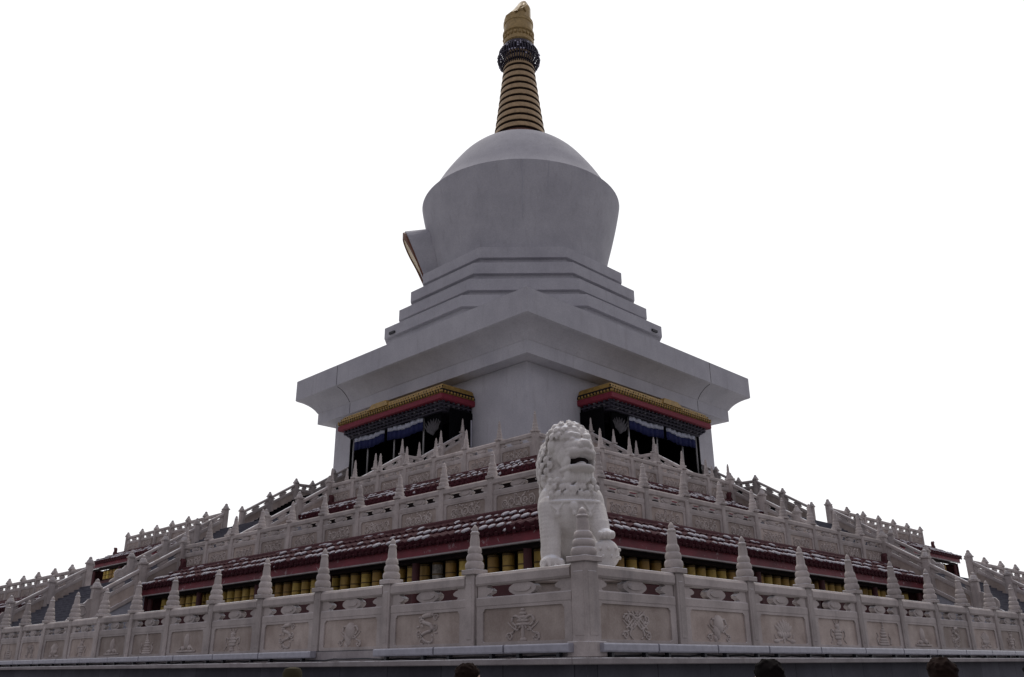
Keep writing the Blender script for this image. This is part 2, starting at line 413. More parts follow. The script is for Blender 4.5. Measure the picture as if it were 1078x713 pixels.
def staircase(side, dtop, ztop, dfoot, zfoot, label, group, mat='steps', nosnow=True):
    T, rz = SIDES[side]
    base = Vector(T(dfoot, MID, zfoot))
    root = thing('stone_staircase', label, 'staircase', base, 0, group)
    R = lambda d, l, z: tuple(Vector(T(d, l, z)) - base)
    run, rise = dtop - dfoot, ztop - zfoot
    n = round(rise/.158); b = MB()
    for i in range(n):
        d = dfoot + run*i/n; z1 = zfoot + rise*(i + 1)/n
        b.box((d, MID - HW + .16, max(zfoot - .05, z1 - rise/n*3)), (d + run/n + (.35 if i < n-1 else .0), MID + HW - .16, z1), 0, T=R)
        b.box((d - .02, MID - HW + .17, z1 - .045), (d - .001, MID + HW - .17, z1 - .002), 0, T=R)
    put('steps', b.mesh('steps', M[mat]), root)
    for s in (-1, 1):
        l = MID + s*HW; a = .12
        b = MB()                                            # stringer wall below the sloping base stone
        prof = [(dfoot, zfoot - .05), (dtop, zfoot - .05), (dtop, ztop - .17), (dfoot, zfoot - .17 + .0)]
        prof = [(dfoot + .3, zfoot - .05), (dtop - .02, zfoot - .05), (dtop - .02, ztop - .2), (dfoot + .3, zfoot + .02)]
        b.loft([[R(d, l - a, z) for d, z in prof], [R(d, l + a, z) for d, z in prof]])
        put('stringer_wall', b.mesh('stringer_wall', M['plaster']), root)
        b = MB()
        cap = [(dfoot - .1, zfoot - .18), (dtop + .0, ztop - .2), (dtop + .0, ztop + .0), (dfoot - .1, zfoot + .02)]
        b.loft([[R(d, l - .2, z) for d, z in cap], [R(d, l + .2, z) for d, z in cap]])
        put('base_stone', b.mesh('base_stone', M['rail'], bevel=.015), root)
    return root

# ------------------------------------------------------------------ prayer wheel gallery
def blob_poly(b, c, ax, ay, az, r, mi=0):
    rings = []
    for k in range(5):
        t = -PI/2 + PI*k/4; cr = max(math.cos(t), .02); cz = math.sin(t)
        rings.append([tuple(Vector(c) + ax*(r[0]*cr*math.cos(2*PI*i/7)) + ay*(r[1]*cr*math.sin(2*PI*i/7)) + az*(r[2]*cz)) for i in range(7)])
    b.loft(rings, mi)

def gallery(side, dd, zz, l0, l1, label, hip=True, far=False, wheels=True, group='prayer wheel galleries', wheel_label=None):
    """dd, zz shift the module of the lower gallery (roof from d 7.72 z 3.95 to the eave d 5.9 z 3.06)"""
    T, rz = SIDES[side]; rnd = random.Random(hash((side, round(dd), round(l0))) % 1000)
    rnd = random.Random(int(dd*10) + int(l0) + (5 if side == 'right' else 0))
    base = Vector(T(dd + 5.9, l0, zz))
    root = thing('prayer_wheel_gallery', label, 'gallery', base, 0, group)
    R = lambda d, l, z: tuple(Vector(T(d + dd, l, z + zz)) - base)
    Rv = lambda d, l, z: Vector(R(d, l, z))
    dt, zt, de, ze = 7.74, 3.90, 5.92, 3.07
    sl = (zt - ze)/(dt - de)
    zr = lambda d: ze + sl*(d - de)
    tilt = Vector(T(1, 0, sl)).normalized(); along = Vector(T(0, 1, 0)); up = tilt.cross(along); up = up if up.z > 0 else -up
    mitre = lambda d: (d + dd if hip else l0)
    # roof deck
    b = MB()
    top = [R(de, mitre(de), zr(de)), R(dt, mitre(dt), zr(dt)), R(dt, l1, zr(dt)), R(de, l1, zr(de))]
    bot = [tuple(Vector(p) - Vector((0, 0, .09))) for p in top]
    b.loft([bot, top], 0)
    sp = .345; ncourse = 3; cl = (dt - de)/ncourse
    snow = MB()
    l = l0 + sp*.5
    while l < l1 - .08:
        dmax = min(dt, l - dd) if hip else dt
        for k in range(ncourse):
            da = de - .06 + cl*k; dc = min(da + cl + .05, dmax)
            if dc - da < .1: continue
            rings = []
            for d, rr, lift in ((da, .108, .075), (dc, .088, .03)):
                c = Rv(d, l, zr(d)) + up*lift
                rings.append([tuple(c + along*(rr*math.cos(a)) + up*(rr*math.sin(a))) for a in [PI*q/6 for q in range(7)]] + [tuple(c - along*rr - up*.06), tuple(c + along*rr - up*.06)])
            b.loft(rings, 0)
            if k == 0:                                      # round end tile and drip tile
                c = Rv(da - .02, l, zr(da)) + up*.05
                b.loft([[tuple(c + along*(.1*math.cos(a)) + up*(.1*math.sin(a))) for a in [2*PI*q/10 for q in range(10)]],
                        [tuple(c + tilt*.05 + along*(.1*math.cos(a)) + up*(.1*math.sin(a))) for a in [2*PI*q/10 for q in range(10)]]], 0)
                c2 = Rv(da - .01, l + sp/2, zr(da))
                b.loft([[tuple(c2 + along*x + up*y) for x, y in ((-.09, .02), (.09, .02), (.06, -.06), (0, -.11), (-.06, -.06))],
                        [tuple(c2 + tilt*.03 + along*x + up*y) for x, y in ((-.09, .02), (.09, .02), (.06, -.06), (0, -.11), (-.06, -.06))]], 0)
            # snow caught at the lower end of each course and in the pans between the barrels
            patch = math.sin(l*1.7 + k*2.1 + dd) + .6*math.sin(l*.63 + k + dd*2)
            if rnd.random() < (.90, .78, .36)[k] - (.4 if patch < -.6 else 0):
                g = rnd.uniform(.5, 1.15); c = Rv(da + .07, l + rnd.uniform(-.02, .02), zr(da + .07)) + up*.172
                blob_poly(snow, c, along, tilt, up, (.095*g, .16*g, .05*g))
            if rnd.random() < (.16, .22, .35)[k] and l + sp/2 < l1 - .05:
                g = rnd.uniform(.6, 1.15); dm = da + rnd.uniform(.1, .32)
                if dm < dmax - .05: blob_poly(snow, Rv(dm, l + sp/2, zr(dm)) + up*.02, along, tilt, up, (.10*g, .22*g, .05*g))
        l += sp
    roof = put('roof', b.mesh('roof', M['tile']), root)
    # snow drifts along the top
    l = l0 + (2 if hip else .3)
    while l < l1 - .6:
        w = rnd.uniform(.3, .8)
        if rnd.random() < .55: blob_poly(snow, Rv(dt - .13, l + w, zr(dt - .13)) + up*.07, along, tilt, up, (w*.7, .16, .07*rnd.uniform(.7, 1.3)))
        l += w*1.6
    put('snow', snow.mesh('snow', M['snow'], smooth=True), roof, kind='stuff')
    b = MB(); lr0 = mitre(7.6)
    prof = [(7.62, 3.84), (7.83, 3.84), (7.83, 4.10), (7.79, 4.15), (7.66, 4.15), (7.62, 4.10)]
    prof = [(7.585, 3.85), (7.69, 3.85), (7.69, 4.01), (7.66, 4.05), (7.61, 4.05), (7.585, 4.01)]
    b.loft([[R(d, lr0, z) for d, z in prof], [R(d, l1 + .02, z) for d, z in prof]])
    # upturned ridge ornament at the open end
    orn = [(0, 0), (.0, .34), (.1, .48), (.24, .5), (.32, .38), (.22, .36), (.2, .22), (.34, .12), (.36, 0)]
    le = l1 - .4
    b.loft([[R(7.55, le + x, 3.98 + z) for x, z in orn], [R(7.74, le + x, 3.98 + z) for x, z in orn]])
    put('ridge', b.mesh('ridge', M['ridge'], bevel=.01), root)
    # fascia, soffit beam, rafters
    b = MB(); f0 = mitre(6.02)
    b.loft([[R(6.0, f0, z) if q < 2 else R(6.07, f0 + .07*hip, z) for q, z in enumerate((2.74, 3.02, 3.02, 2.74))],
            [R(6.0 if q < 2 else 6.07, l1 - .03, z) for q, z in enumerate((2.74, 3.02, 3.02, 2.74))]])
    put('fascia', b.mesh('fascia', M['fascia']), root)
    b = MB(); b.box((5.96, f0 + .1, 2.695), (6.10, l1 - .05, 2.736), 0, T=R)
    put('fascia_moulding', b.mesh('fascia_moulding', M['old']), root)
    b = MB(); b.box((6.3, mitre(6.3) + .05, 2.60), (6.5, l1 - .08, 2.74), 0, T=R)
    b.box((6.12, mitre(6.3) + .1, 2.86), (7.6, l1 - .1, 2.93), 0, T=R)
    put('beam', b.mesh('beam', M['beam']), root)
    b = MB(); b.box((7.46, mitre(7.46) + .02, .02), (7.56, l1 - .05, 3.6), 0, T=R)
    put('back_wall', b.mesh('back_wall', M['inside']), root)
    b = MB(); b.box((6.62, mitre(6.62) + .1, .02), (7.2, l1 - .06, 1.89), 0, T=R)
    put('wheel_plinth', b.mesh('wheel_plinth', M['column'], bevel=.02), root)
    b = MB(); b.lathe([(.13, .0), (.16, .02), (.16, .12), (.12, .15), (.12, 2.605)], 12); cm = b.mesh('column', M['column'], smooth=True, auto=.7)
    l = l1 - .25
    while l > mitre(6.4) + .4:
        put('column', cm, root, R(6.4, l, 0)); l -= BAY*2
    # end wall screen
    b = MB(); b.box((6.2, l1 - .06, .02), (7.46, l1, 2.7), 0, T=R); put('end_panel', b.mesh('end_panel', M['column']), root)
    if wheels:
        l = mitre(6.9) + .42; i = 0
        while l < l1 - .5:
            grey = (side == 'left' and dd == 0 and i in (7,))
            lab = wheel_label
            x = put('prayer_drum', WHEELG if grey else WHEEL, None, T(dd + 6.9, l, zz + 1.90), rnd.random()*6)
            tag(x, 'dull grey patterned prayer wheel, the only grey one among golden wheels near the corner' if grey else lab, 'prayer wheel', 'prayer wheels, ' + label.split(' with')[0])
            l += .605; i += 1
    return root
def wheel_mesh(mat):
    b = MB()
    b.lathe([(.03, 0), (.03, .06)], 8, mi=1)
    b.lathe([(.05, .06), (.178, .065), (.178, .11)], 20, mi=1)
    b.lathe([(.17, .11), (.17, .66)], 20, mi=0)
    b.lathe([(.174, .36), (.179, .37), (.179, .39), (.174, .40)], 20, mi=1)
    b.lathe([(.178, .66), (.182, .72), (.13, .76), (.03, .77), (.03, .85)], 20, mi=1)
    return b.mesh('prayer_drum', [M[mat], M['band']], smooth=True, auto=.6)
WHEEL = wheel_mesh('wheel'); WHEELG = wheel_mesh('wheelgrey')

# ------------------------------------------------------------------ ground and terraces
b = MB(); b.box((-900, -900, GROUND - .3), (900, 900, GROUND)); put('ground', b.mesh('ground', M['paving']), kind='structure')
END = 2*MID
def block(mb, d0, z0, z1, inset=0): mb.box((d0, d0, z0), (END - d0, END - d0, z1))
t = thing('lower_terrace', 'dark granite retaining wall along the bottom with projecting stone ledge', 'terrace wall', (0, 0, GROUND))
b = MB(); b.box((-.12, -.12, 0), (END + .12, END + .12, -.2 - GROUND))
put('wall', b.mesh('wall', M['wall']), t)
b = MB()
b.box((-.42, -.42, -.30 - GROUND), (END + .42, -.10, -.205 - GROUND)); b.box((-.42, -.098, -.30 - GROUND), (-.10, END + .42, -.205 - GROUND))
put('ledge', b.mesh('ledge', M['old'], bevel=.012), t)
b = MB(); b.box((-.16, -.16, -.198 - GROUND), (END + .16, END + .16, -.02 - GROUND)); put('coping', b.mesh('coping', M['old']), t)
for d0, z0, z1, lab, nm in ((7.56, 0, 3.93, 'middle stone terrace carrying the second balustrade', 'middle_terrace'), (7.56 + STEPD, 3.93, 3.93 + STEPH, 'upper stone terrace directly under the white stupa', 'upper_terrace')):
    b = MB(); b.box((d0, d0, z0), (END - d0, END - d0, z1 - .13)); b.box((d0 - .03 + .12, d0 + .09, z1 - .128), (END - d0 - .09, END - d0 - .09, z1))
    put(nm, b.mesh(nm, M['old']), label=lab, cat='terrace', loc=(0, 0, 0))
b = MB(); b.box((-.1, -.1, -.018), (END, END, 0.0)); put('terrace_floor', b.mesh('terrace_floor', M['paving']), kind='structure')

# ------------------------------------------------------------------ lower balustrade, gate, tubes
balustrade('left', 0, -.0, 0.1, .1 + BAY*13, 'long lower stone balustrade on the left with the carved corner post', 'lower balustrades', corner=True,
           kinds=['parasol', 'dragon', 'conch', 'dragon', 'vase', 'disc', 'stupa', 'disc', 'vase', 'lotus', 'knot', 'stupa', 'conch'], n=13)
balustrade('right', 0, -.0, 0.1, .1 + BAY*13, 'long lower stone balustrade on the right of the lion corner', 'lower balustrades', post0=False,
           kinds=['knot', 'conch', 'lotus', 'vase', 'stupa', 'disc', 'dragon', 'lotus', 'vase', 'knot', 'parasol', 'disc', 'stupa'], n=13)
for side in SIDES:
    T, rz = SIDES[side]; l = .02; i = 0
    while l < 31:
        L = (1.38, 1.70, 1.72)[i] if i < 3 else 2.05
        if not (side == 'left' and i == 3):
            b = MB(); R = lambda d, y, z: T(d, y, z)
            a = l + .02; e = l + L - .02
            prof = [(-.32, -.13), (-.20, -.13), (-.185, -.11), (-.185, -.02), (-.2, 0), (-.32, 0), (-.335, -.02), (-.335, -.11)]
            o = Vector(T(-.26, a, -.06))
            b.loft([[tuple(Vector(T(d, a, z)) - o) for d, z in prof], [tuple(Vector(T(d, e, z)) - o) for d, z in prof]], 0)
            rt = put('light_bar', b.mesh('light_bar', M['bar'], bevel=.006), loc=o, label='long grey metal light bar fixed above the ledge on the %s face' % side, cat='light bar', group='light bars along the %s ledge' % side)
            for f in (.18, .8):
                b = MB(); y = a + (e - a)*f
                b.box((-.3, y - .03, -.205), (-.22, y + .03, -.131), 0, T=lambda d, yy, z: tuple(Vector(T(d, yy, z)) - o))
                put('bracket', b.mesh('bracket', M['black']), rt)
        l += L; i += 1
    # loose cable lying on the ledge behind the bars
    b = MB(); rnd = random.Random(3 if side == 'left' else 4)
    b.tube([T(-.19 + rnd.uniform(-.03, .03), .3 + k*.35, -.185 + rnd.uniform(0, .03)) for k in range(86)], .014, 5)
    put('power_cable', b.mesh('power_cable', M['black']), label='black cable running along the ledge below the light bars on the %s face' % side, cat='cable', group='cables on the ledge')

# ------------------------------------------------------------------ upper balustrades
NE2, FE2 = MID - HW, MID + HW
for side in SIDES:
    c = side == 'left'
    d2, z2 = 7.83, 3.955
    balustrade(side, d2, z2, d2, NE2, 'second tier carved balustrade, near half of the %s face above the tiled roof' % side, 'second tier balustrades', corner=c, post0=c, kinds='scroll', n=10)
    balustrade(side, d2, z2, FE2, END - d2, 'second tier balustrade, far half of the %s face beyond the stairs' % side, 'second tier balustrades', kinds='scroll', n=8, fin=LFIN)
    d3, z3 = 7.83 + STEPD - .03, 3.955 + STEPH
    balustrade(side, d3, z3, d3, NE2, 'top tier balustrade below the white stupa, near half of the %s face' % side, 'top tier balustrades', corner=False, post0=c, kinds='scroll', n=7, fin=TFIN)
    balustrade(side, d3, z3, FE2 + .4, END - d3, 'top tier balustrade, far half of the %s face against the sky' % side, 'top tier balustrades', kinds='scroll', n=6, fin=LFIN)
    # galleries
    gallery(side, 0, 0, 5.9, NE2 - .12, 'lower %s gallery with snow dusted red tile roof and golden prayer wheels' % side, hip=True, wheel_label='golden prayer wheel in the row under the lower roof on the %s face' % side)
    gallery(side, STEPD, STEPH, 5.9 + STEPD, NE2 - .12, 'upper %s gallery with a red tile roof just behind the second balustrade' % side, hip=True, wheels=False)
    gallery(side, STEPD, STEPH, FE2 + .12, END - STEPD - 5.9, 'far upper gallery with tiled roof beyond the stairs on the %s face' % side, hip=False, wheel_label='golden prayer wheel seen past the stairs in the far gallery of the %s face' % side)
    gallery(side, 0, 0, FE2 + .12, END - 5.9, 'far lower gallery with tiled roof beyond the stairs on the %s face' % side, hip=False, wheels=False)
    # stairs
    staircase(side, 7.62, 3.93, 1.3, .0, 'lower flight of dark stone stairs in the middle of the %s face' % side, 'stairs up the terraces')
    staircase(side, 7.62 + STEPD, 3.93 + STEPH, 7.85 + 1.25, 3.94, 'second flight of dark stone stairs up to the top terrace on the %s face' % side, 'stairs up the terraces')
    for s, w in ((-1, 'near'), (1, 'far')):
        sloped_balustrade(side, MID + s*HW, 7.75, 3.95, [4.1, 5.95, 7.75] if s < 0 else [4.1, 5.95, 7.75], '%s sloping balustrade of the lower stairs on the %s face' % (w, side), 'sloping stair balustrades')
        sloped_balustrade(side, MID + s*HW, 15.55, 3.95 + STEPH, [10.0, 11.85, 13.7, 15.5], '%s sloping balustrade of the second stairs on the %s face' % (w, side), 'sloping stair balustrades')

# ------------------------------------------------------------------ third flight up to the doors
Z3 = 3.955 + STEPH
def upper_stair(side):
    T, rz = SIDES[side]
    base = Vector(T(16.4, MID, Z3))
    root = thing('stone_staircase', 'near-black third flight of stairs leading into the %s doorway' % side, 'staircase', base, 0, 'stairs up the terraces')
    R = lambda d, l, z: tuple(Vector(T(d, l, z)) - base)
    zf = lambda d: Z3 + (min(d, 20.45) - 16.4)*SLOPE + max(0, d - 21.7)*SLOPE
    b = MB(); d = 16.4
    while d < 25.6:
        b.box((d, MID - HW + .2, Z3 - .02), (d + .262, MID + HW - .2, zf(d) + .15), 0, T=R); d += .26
    put('steps', b.mesh('steps', M['void']), root)  # steps take the same near-black colour as the doorway
    b = MB()
    prof = [(16.3, Z3), (26.2, Z3), (26.2, zf(25.3)), (25.3, zf(25.3)), (21.7, zf(21.7)), (20.45, zf(20.45)), (16.3, Z3 + .1)]
    for s in (-1, 1):
        l = MID + s*HW; b = MB()
        b.loft([[R(d, l - .17, z) for d, z in prof], [R(d, l + .17, z) for d, z in prof]])
        put('stringer_wall', b.mesh('stringer_wall', M['rail']), root)
    for s, w in ((-1, 'near'), (1, 'far')):
        l = MID + s*HW
        bb = Vector(T(16.6, l, zf(16.6)))
        bal = thing('stair_balustrade', '%s balustrade with spiky finials on the doorway stairs of the %s face' % (w, side), 'balustrade', bb, 0, 'sloping stair balustrades')
        rr = 0 if side == 'left' else PI/2
        pts = [16.6, 18.5, 20.4, 21.7, 23.4, 25.2]
        for d in pts:
            p = put('post', POST, bal, Vector(T(d, l, zf(d) - .02)) - bb, rz); put('finial', TFIN if s < 0 else LFIN, p, (0, 0, 1.24))
        for a, c in zip(pts, pts[1:]):
            sh = (zf(c) - zf(a))/(c - a)
            put('panel', bay(c - a - .2, sh), bal, Vector(T((a + c)/2, l, (zf(a) + zf(c))/2)) - bb, rr)
for side in SIDES: upper_stair(side)

# ------------------------------------------------------------------ the stupa
B = 26.35
st = thing('stupa', 'huge whitewashed stupa with bulbous dome, stepped octagonal drum and ringed golden spire', 'stupa', (MID, MID, Z3))
O = Vector((MID, MID, Z3))
L = lambda x, y, z: (x - O.x, y - O.y, z - O.z)
def sqring(d, z): return [L(d, d, z), L(END - d, d, z), L(END - d, END - d, z), L(d, END - d, z)]
# base block with a doorway opening in the two seen faces
b = MB(); w0, w1, dz0, dz1 = MID - 5.45, MID + 6.0, 11.2, 15.7
Lb = lambda x, y, z: L(x, y, z)
b.box((B, B, Z3 - .1), (w0, w0, 17.72), 0, T=Lb)
b.box((B, w1, Z3 - .1), (END - B, END - B, 17.72), 0, T=Lb)
b.box((w1, B, Z3 - .1), (END - B, w1 - .002, 17.72), 0, T=Lb)
b.box((B, w0 + .001, dz1), (w0, w1 - .001, 17.72), 0, T=Lb); b.box((w0 + .001, B, dz1), (w1 - .001, w0, 17.72), 0, T=Lb)
put('base_block', b.mesh('base_block', M['white']), st)
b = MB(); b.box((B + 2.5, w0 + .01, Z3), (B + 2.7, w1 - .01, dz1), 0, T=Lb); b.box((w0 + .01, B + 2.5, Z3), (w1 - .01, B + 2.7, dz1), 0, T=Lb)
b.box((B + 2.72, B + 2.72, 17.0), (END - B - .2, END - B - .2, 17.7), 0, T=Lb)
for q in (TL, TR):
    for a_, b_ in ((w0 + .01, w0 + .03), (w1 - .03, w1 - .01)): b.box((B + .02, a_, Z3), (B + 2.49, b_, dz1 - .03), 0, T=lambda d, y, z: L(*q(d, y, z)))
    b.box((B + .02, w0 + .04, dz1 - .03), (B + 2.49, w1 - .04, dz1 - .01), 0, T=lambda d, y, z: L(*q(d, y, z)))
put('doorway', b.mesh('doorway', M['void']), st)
# cornice: band, cove, fascia
c = 23.95; c2 = 25.3
cove = [(c2 - .05 - (c2 - c - .17)*(.55*t + .45*(1 - math.cos(t*PI/2))), 18.66 + .98*(.55*t + .45*math.sin(t*PI/2))) for t in [i/7 for i in range(8)]]
prof = [(B + .35, 17.74), (c2, 17.76), (c2, 18.62), (c2 - .02, 18.65)] + cove + [(c, 19.72), (c, 21.35), (c + .5, 21.42), (B, 21.5)]
b = MB(); b.loft([sqring(d, z) for d, z in prof], 0)
put('cornice', b.mesh('cornice', M['white'], bevel=0), st)
b = MB()                                                    # drain holes and joint lines
for q in (TL, TR):
    for l, z, w in ((c + .25, 19.66, .12), (END - c - 4.6, 21.35, .0)):
        if w: b.box((c + .35, l + .1, z - .09), (c + .55, l + .3, z + .0), 0, T=lambda d, y, zz: L(*q(d, y, zz)))
    l = MID + 7.2
    b.box((c - .006, l, 19.73), (c + .1, l + .045, 21.33), 0, T=lambda d, y, zz: L(*q(d, y, zz)))
    for (da, za), (db, zb) in zip(cove, cove[1:]):
        pts = [(da - .008, za - .008), (db - .008, zb - .008), (db + .1, zb + .1), (da + .1, za + .1)]
        b.loft([[L(*q(d, l, z)) for d, z in pts], [L(*q(d, l + .05, z)) for d, z in pts]])
    b.box((c2 - .008, l, 17.78), (c2 + .1, l + .045, 18.6), 0, T=lambda d, y, zz: L(*q(d, y, zz)))
put('joint_line', b.mesh('joint_line', M['inside']), st)
# octagonal steps, flats toward the faces and the diagonals
def octa(D, z):
    a = D*math.tan(PI/8); R = math.hypot(D, a)
    return [(R*math.cos(PI/8 + k*PI/4), R*math.sin(PI/8 + k*PI/4), z - O.z) for k in range(8)]
tops = [(10.72, 24.2, 21.45), (9.72, 25.9, 24.205), (8.9, 27.62, 25.905), (8.02, 29.35, 27.625)]
for D, zt, zb in tops:
    b = MB(); b.loft([octa(D - .28, zb), octa(D - .28, zt - .93), octa(D - .02, zt - .90), octa(D, zt - .88), octa(D, zt - .03), octa(D - .04, zt)])
    put('step_tier', b.mesh('step_tier', M['white']), st)
for T in (TL, TR):
    b = MB(); b.box((MID - 10.86, MID + 3.08, 23.45), (MID - 10.5, MID + 3.72, 23.62), 0, T=lambda d, y, z: L(*T(d, y, z)))
    put('drain_spout', b.mesh('drain_spout', M['black']), st)
# dome
body = [(6.98, 29.34), (7.1, 30.3), (7.42, 31.8), (7.85, 33.4), (8.22, 34.9), (8.46, 36.0), (8.57, 36.6), (8.6, 36.78)]
def smooth_prof(p, n=5):
    out = []
    for i in range(len(p) - 1):
        p0 = p[max(i-1, 0)]; p1 = p[i]; p2 = p[i+1]; p3 = p[min(i+2, len(p)-1)]
        for k in range(n):
            t = k/n; out.append(tuple(.5*((2*p1[j]) + (p2[j]-p0[j])*t + (2*p0[j]-5*p1[j]+4*p2[j]-p3[j])*t*t + (3*p1[j]-p0[j]-3*p2[j]+p3[j])*t**3) for j in (0, 1)))
    return out + [p[-1]]
b = MB(); b.lathe([(r, z - O.z) for r, z in smooth_prof(body)], 96)
put('dome', b.mesh('dome', M['white'], smooth=True, auto=.8), st)
cap = [(8.55, 36.79), (8.36, 36.95), (7.75, 37.9), (7.05, 39.15), (6.3, 40.3), (5.4, 41.5), (4.4, 42.45), (3.4, 43.1), (2.6, 43.4), (2.2, 43.45)]
b = MB(); b.lathe([(r, z - O.z) for r, z in smooth_prof(cap)], 96)
put('dome_cap', b.mesh('dome_cap', M['white'], smooth=True, auto=.9), st)
b = MB()
for dx, zlo, zhi in ((.15, 32.2, 36.7), (2.2, 34.5, 36.7)):
    pts = []
    for k in range(9):
        z = zlo + (zhi - zlo)*k/8
        r = [p0[0] + (p1[0] - p0[0])*(z - p0[1])/(p1[1] - p0[1]) for p0, p1 in zip(body, body[1:]) if p0[1] <= z <= p1[1] + 1e-6][0] + .008
        x = dx + .05*math.sin(z*3.1 + dx); y = math.sqrt(r*r - x*x)
        v = Vector((.6952, -.7188, 0))*x - Vector((.7188, .6952, 0))*y; pts.append((v.x, v.y, z - O.z))
    b.tube(pts, [.014, .011, .016, .010, .015, .018, .012, .016, .02], 5)
put('plaster_crack', b.mesh('plaster_crack', M['plaster']), st)
# horseshoe niche on the far left of the dome
e = Vector((-.715, .699, 0)); tng = Vector((-e.y, e.x, 0))
hs = [(-1.15, 29.4), (-1.5, 31), (-1.85, 32.8), (-1.9, 34)] + [(-1.9*math.cos(a), 34 + 1.5*math.sin(a)) for a in [PI*k/12 for k in range(1, 12)]] + [(1.9, 34), (1.85, 32.8), (1.5, 31), (1.15, 29.4)]
rout = lambda z: 8.05 + (z - 30.2)*.38
def hp(x, z, r, k=1.0): z2 = 32.4 + (z - 32.4)*k; return tuple(e*r + tng*(x*k) + Vector((0, 0, z2 - .35 - max(0, r - 7.9)*.22 - O.z)))
b = MB(); b.loft([[hp(x, z, 6.0) for x, z in hs], [hp(x, z, rout(z)) for x, z in hs]])
nich = put('niche', b.mesh('niche', M['white'], bevel=.05), st)
b = MB(); n = len(hs); rings = [[hp(x, z, rout(z) + .004, .97) for x, z in hs], [hp(x, z, rout(z) + .16, .97) for x, z in hs], [hp(x, z, rout(z) + .16, .8) for x, z in hs], [hp(x, z, rout(z) + .004, .8) for x, z in hs]]
b.loft(rings, 0, caps=False)
put('gilded_frame', b.mesh('gilded_frame', M['rust']), nich)
b = MB(); b.loft([[hp(x, z, rout(z) + .02, .79) for x, z in hs], [hp(x, z, rout(z) + .05, .79) for x, z in hs]])
put('gilded_image', b.mesh('gilded_image', M['gold']), nich)
# spire of thirteen rings
Sz = 43.46
b = MB(); b.lathe([(2.3, Sz - O.z), (2.46, Sz + .05 - O.z), (2.5, Sz + .45 - O.z), (2.3, Sz + .62 - O.z)], 40, mi=0)
put('spire_base', b.mesh('spire_base', M['rust'], smooth=True, auto=.6), st)
b = MB(); n = 13; z0, z1 = Sz + .6, 53.9
for i in range(n):
    za = z0 + (z1 - z0)*i/n; zb = z0 + (z1 - z0)*(i + 1)/n; h = zb - za
    r = lambda z: 2.38 + (1.22 - 2.38)*((z - z0)/(z1 - z0))**.9
    b.lathe([(r(za) - .22, za - O.z), (r(za) - .22, za + h*.27 - O.z), (r(za) + .02, za + h*.29 - O.z)], 40, mi=1)
    b.lathe([(r(za) + .0, za + h*.292 - O.z), (r(za) + .03, za + h*.33 - O.z), (r(za) + .03, za + h*.42 - O.z), (r(zb) + .03, zb - .03 - O.z), (r(zb) - .15, zb - O.z)], 40, mi=0)
put('spire', b.mesh('spire', [M['spire'], M['groove']], smooth=True, auto=.6), st)
# indigo canopy ring with bead fringe
b = MB()
b.lathe([(1.2, 53.6 - O.z), (1.5, 53.7 - O.z), (1.62, 54.1 - O.z), (1.5, 54.6 - O.z), (1.3, 54.75 - O.z)], 32, mi=0)
par = put('spire_canopy', b.mesh('spire_canopy', M['indigo'], smooth=True), st)
b = MB(); rnd = random.Random(2)
for k in range(46):
    a = 2*PI*k/46
    pts = []
    for t in [q/6 for q in range(7)]:
        rr = 1.5 + .58*math.sin(PI*min(1, t*.62 + .3)) if t < .99 else 1.62
        rr = 1.4 + rnd.uniform(.46, .62)*math.sin(PI*t)**.8; pts.append((rr*math.cos(a), rr*math.sin(a), 54.5 - 2.4*t - O.z))
    b.tube(pts, .06, 5, mi=0)
    for t in (.18, .32, .46, .6, .74):
        if rnd.random() < .28:
            rr = 1.46 + .56*math.sin(PI*t); b.ball((rr*math.cos(a + .05), rr*math.sin(a + .05), 54.5 - 2.4*t - O.z), .085, mi=1, nu=6, nv=4)
for zc, rr in ((53.9, 1.85), (53.1, 1.98)):
    b.tube([(rr*math.cos(2*PI*k/32), rr*math.sin(2*PI*k/32), zc - O.z) for k in range(33)], .055, 5)
put('bead_fringe', b.mesh('bead_fringe', [M['indigo'], M['bead']], smooth=True), par)
b = MB()
b.lathe([(1.3, 54.7 - O.z), (1.46, 54.85 - O.z), (1.46, 55.2 - O.z), (1.36, 55.3 - O.z), (1.36, 55.85 - O.z), (1.5, 55.95 - O.z), (1.52, 56.15 - O.z), (1.40, 56.25 - O.z), (1.38, 57.1 - O.z), (1.44, 57.15 - O.z), (1.44, 57.5 - O.z), (1.3, 57.6 - O.z)], 36)
rnd = random.Random(5)
for k in range(22):
    a = 2*PI*k/22; b.ball((1.38*math.cos(a), 1.38*math.sin(a), 55.58 - O.z), (.16, .16, .2), nu=7, nv=5)
col = put('gilt_collar', b.mesh('gilt_collar', M['gold'], smooth=True, auto=.6), st)
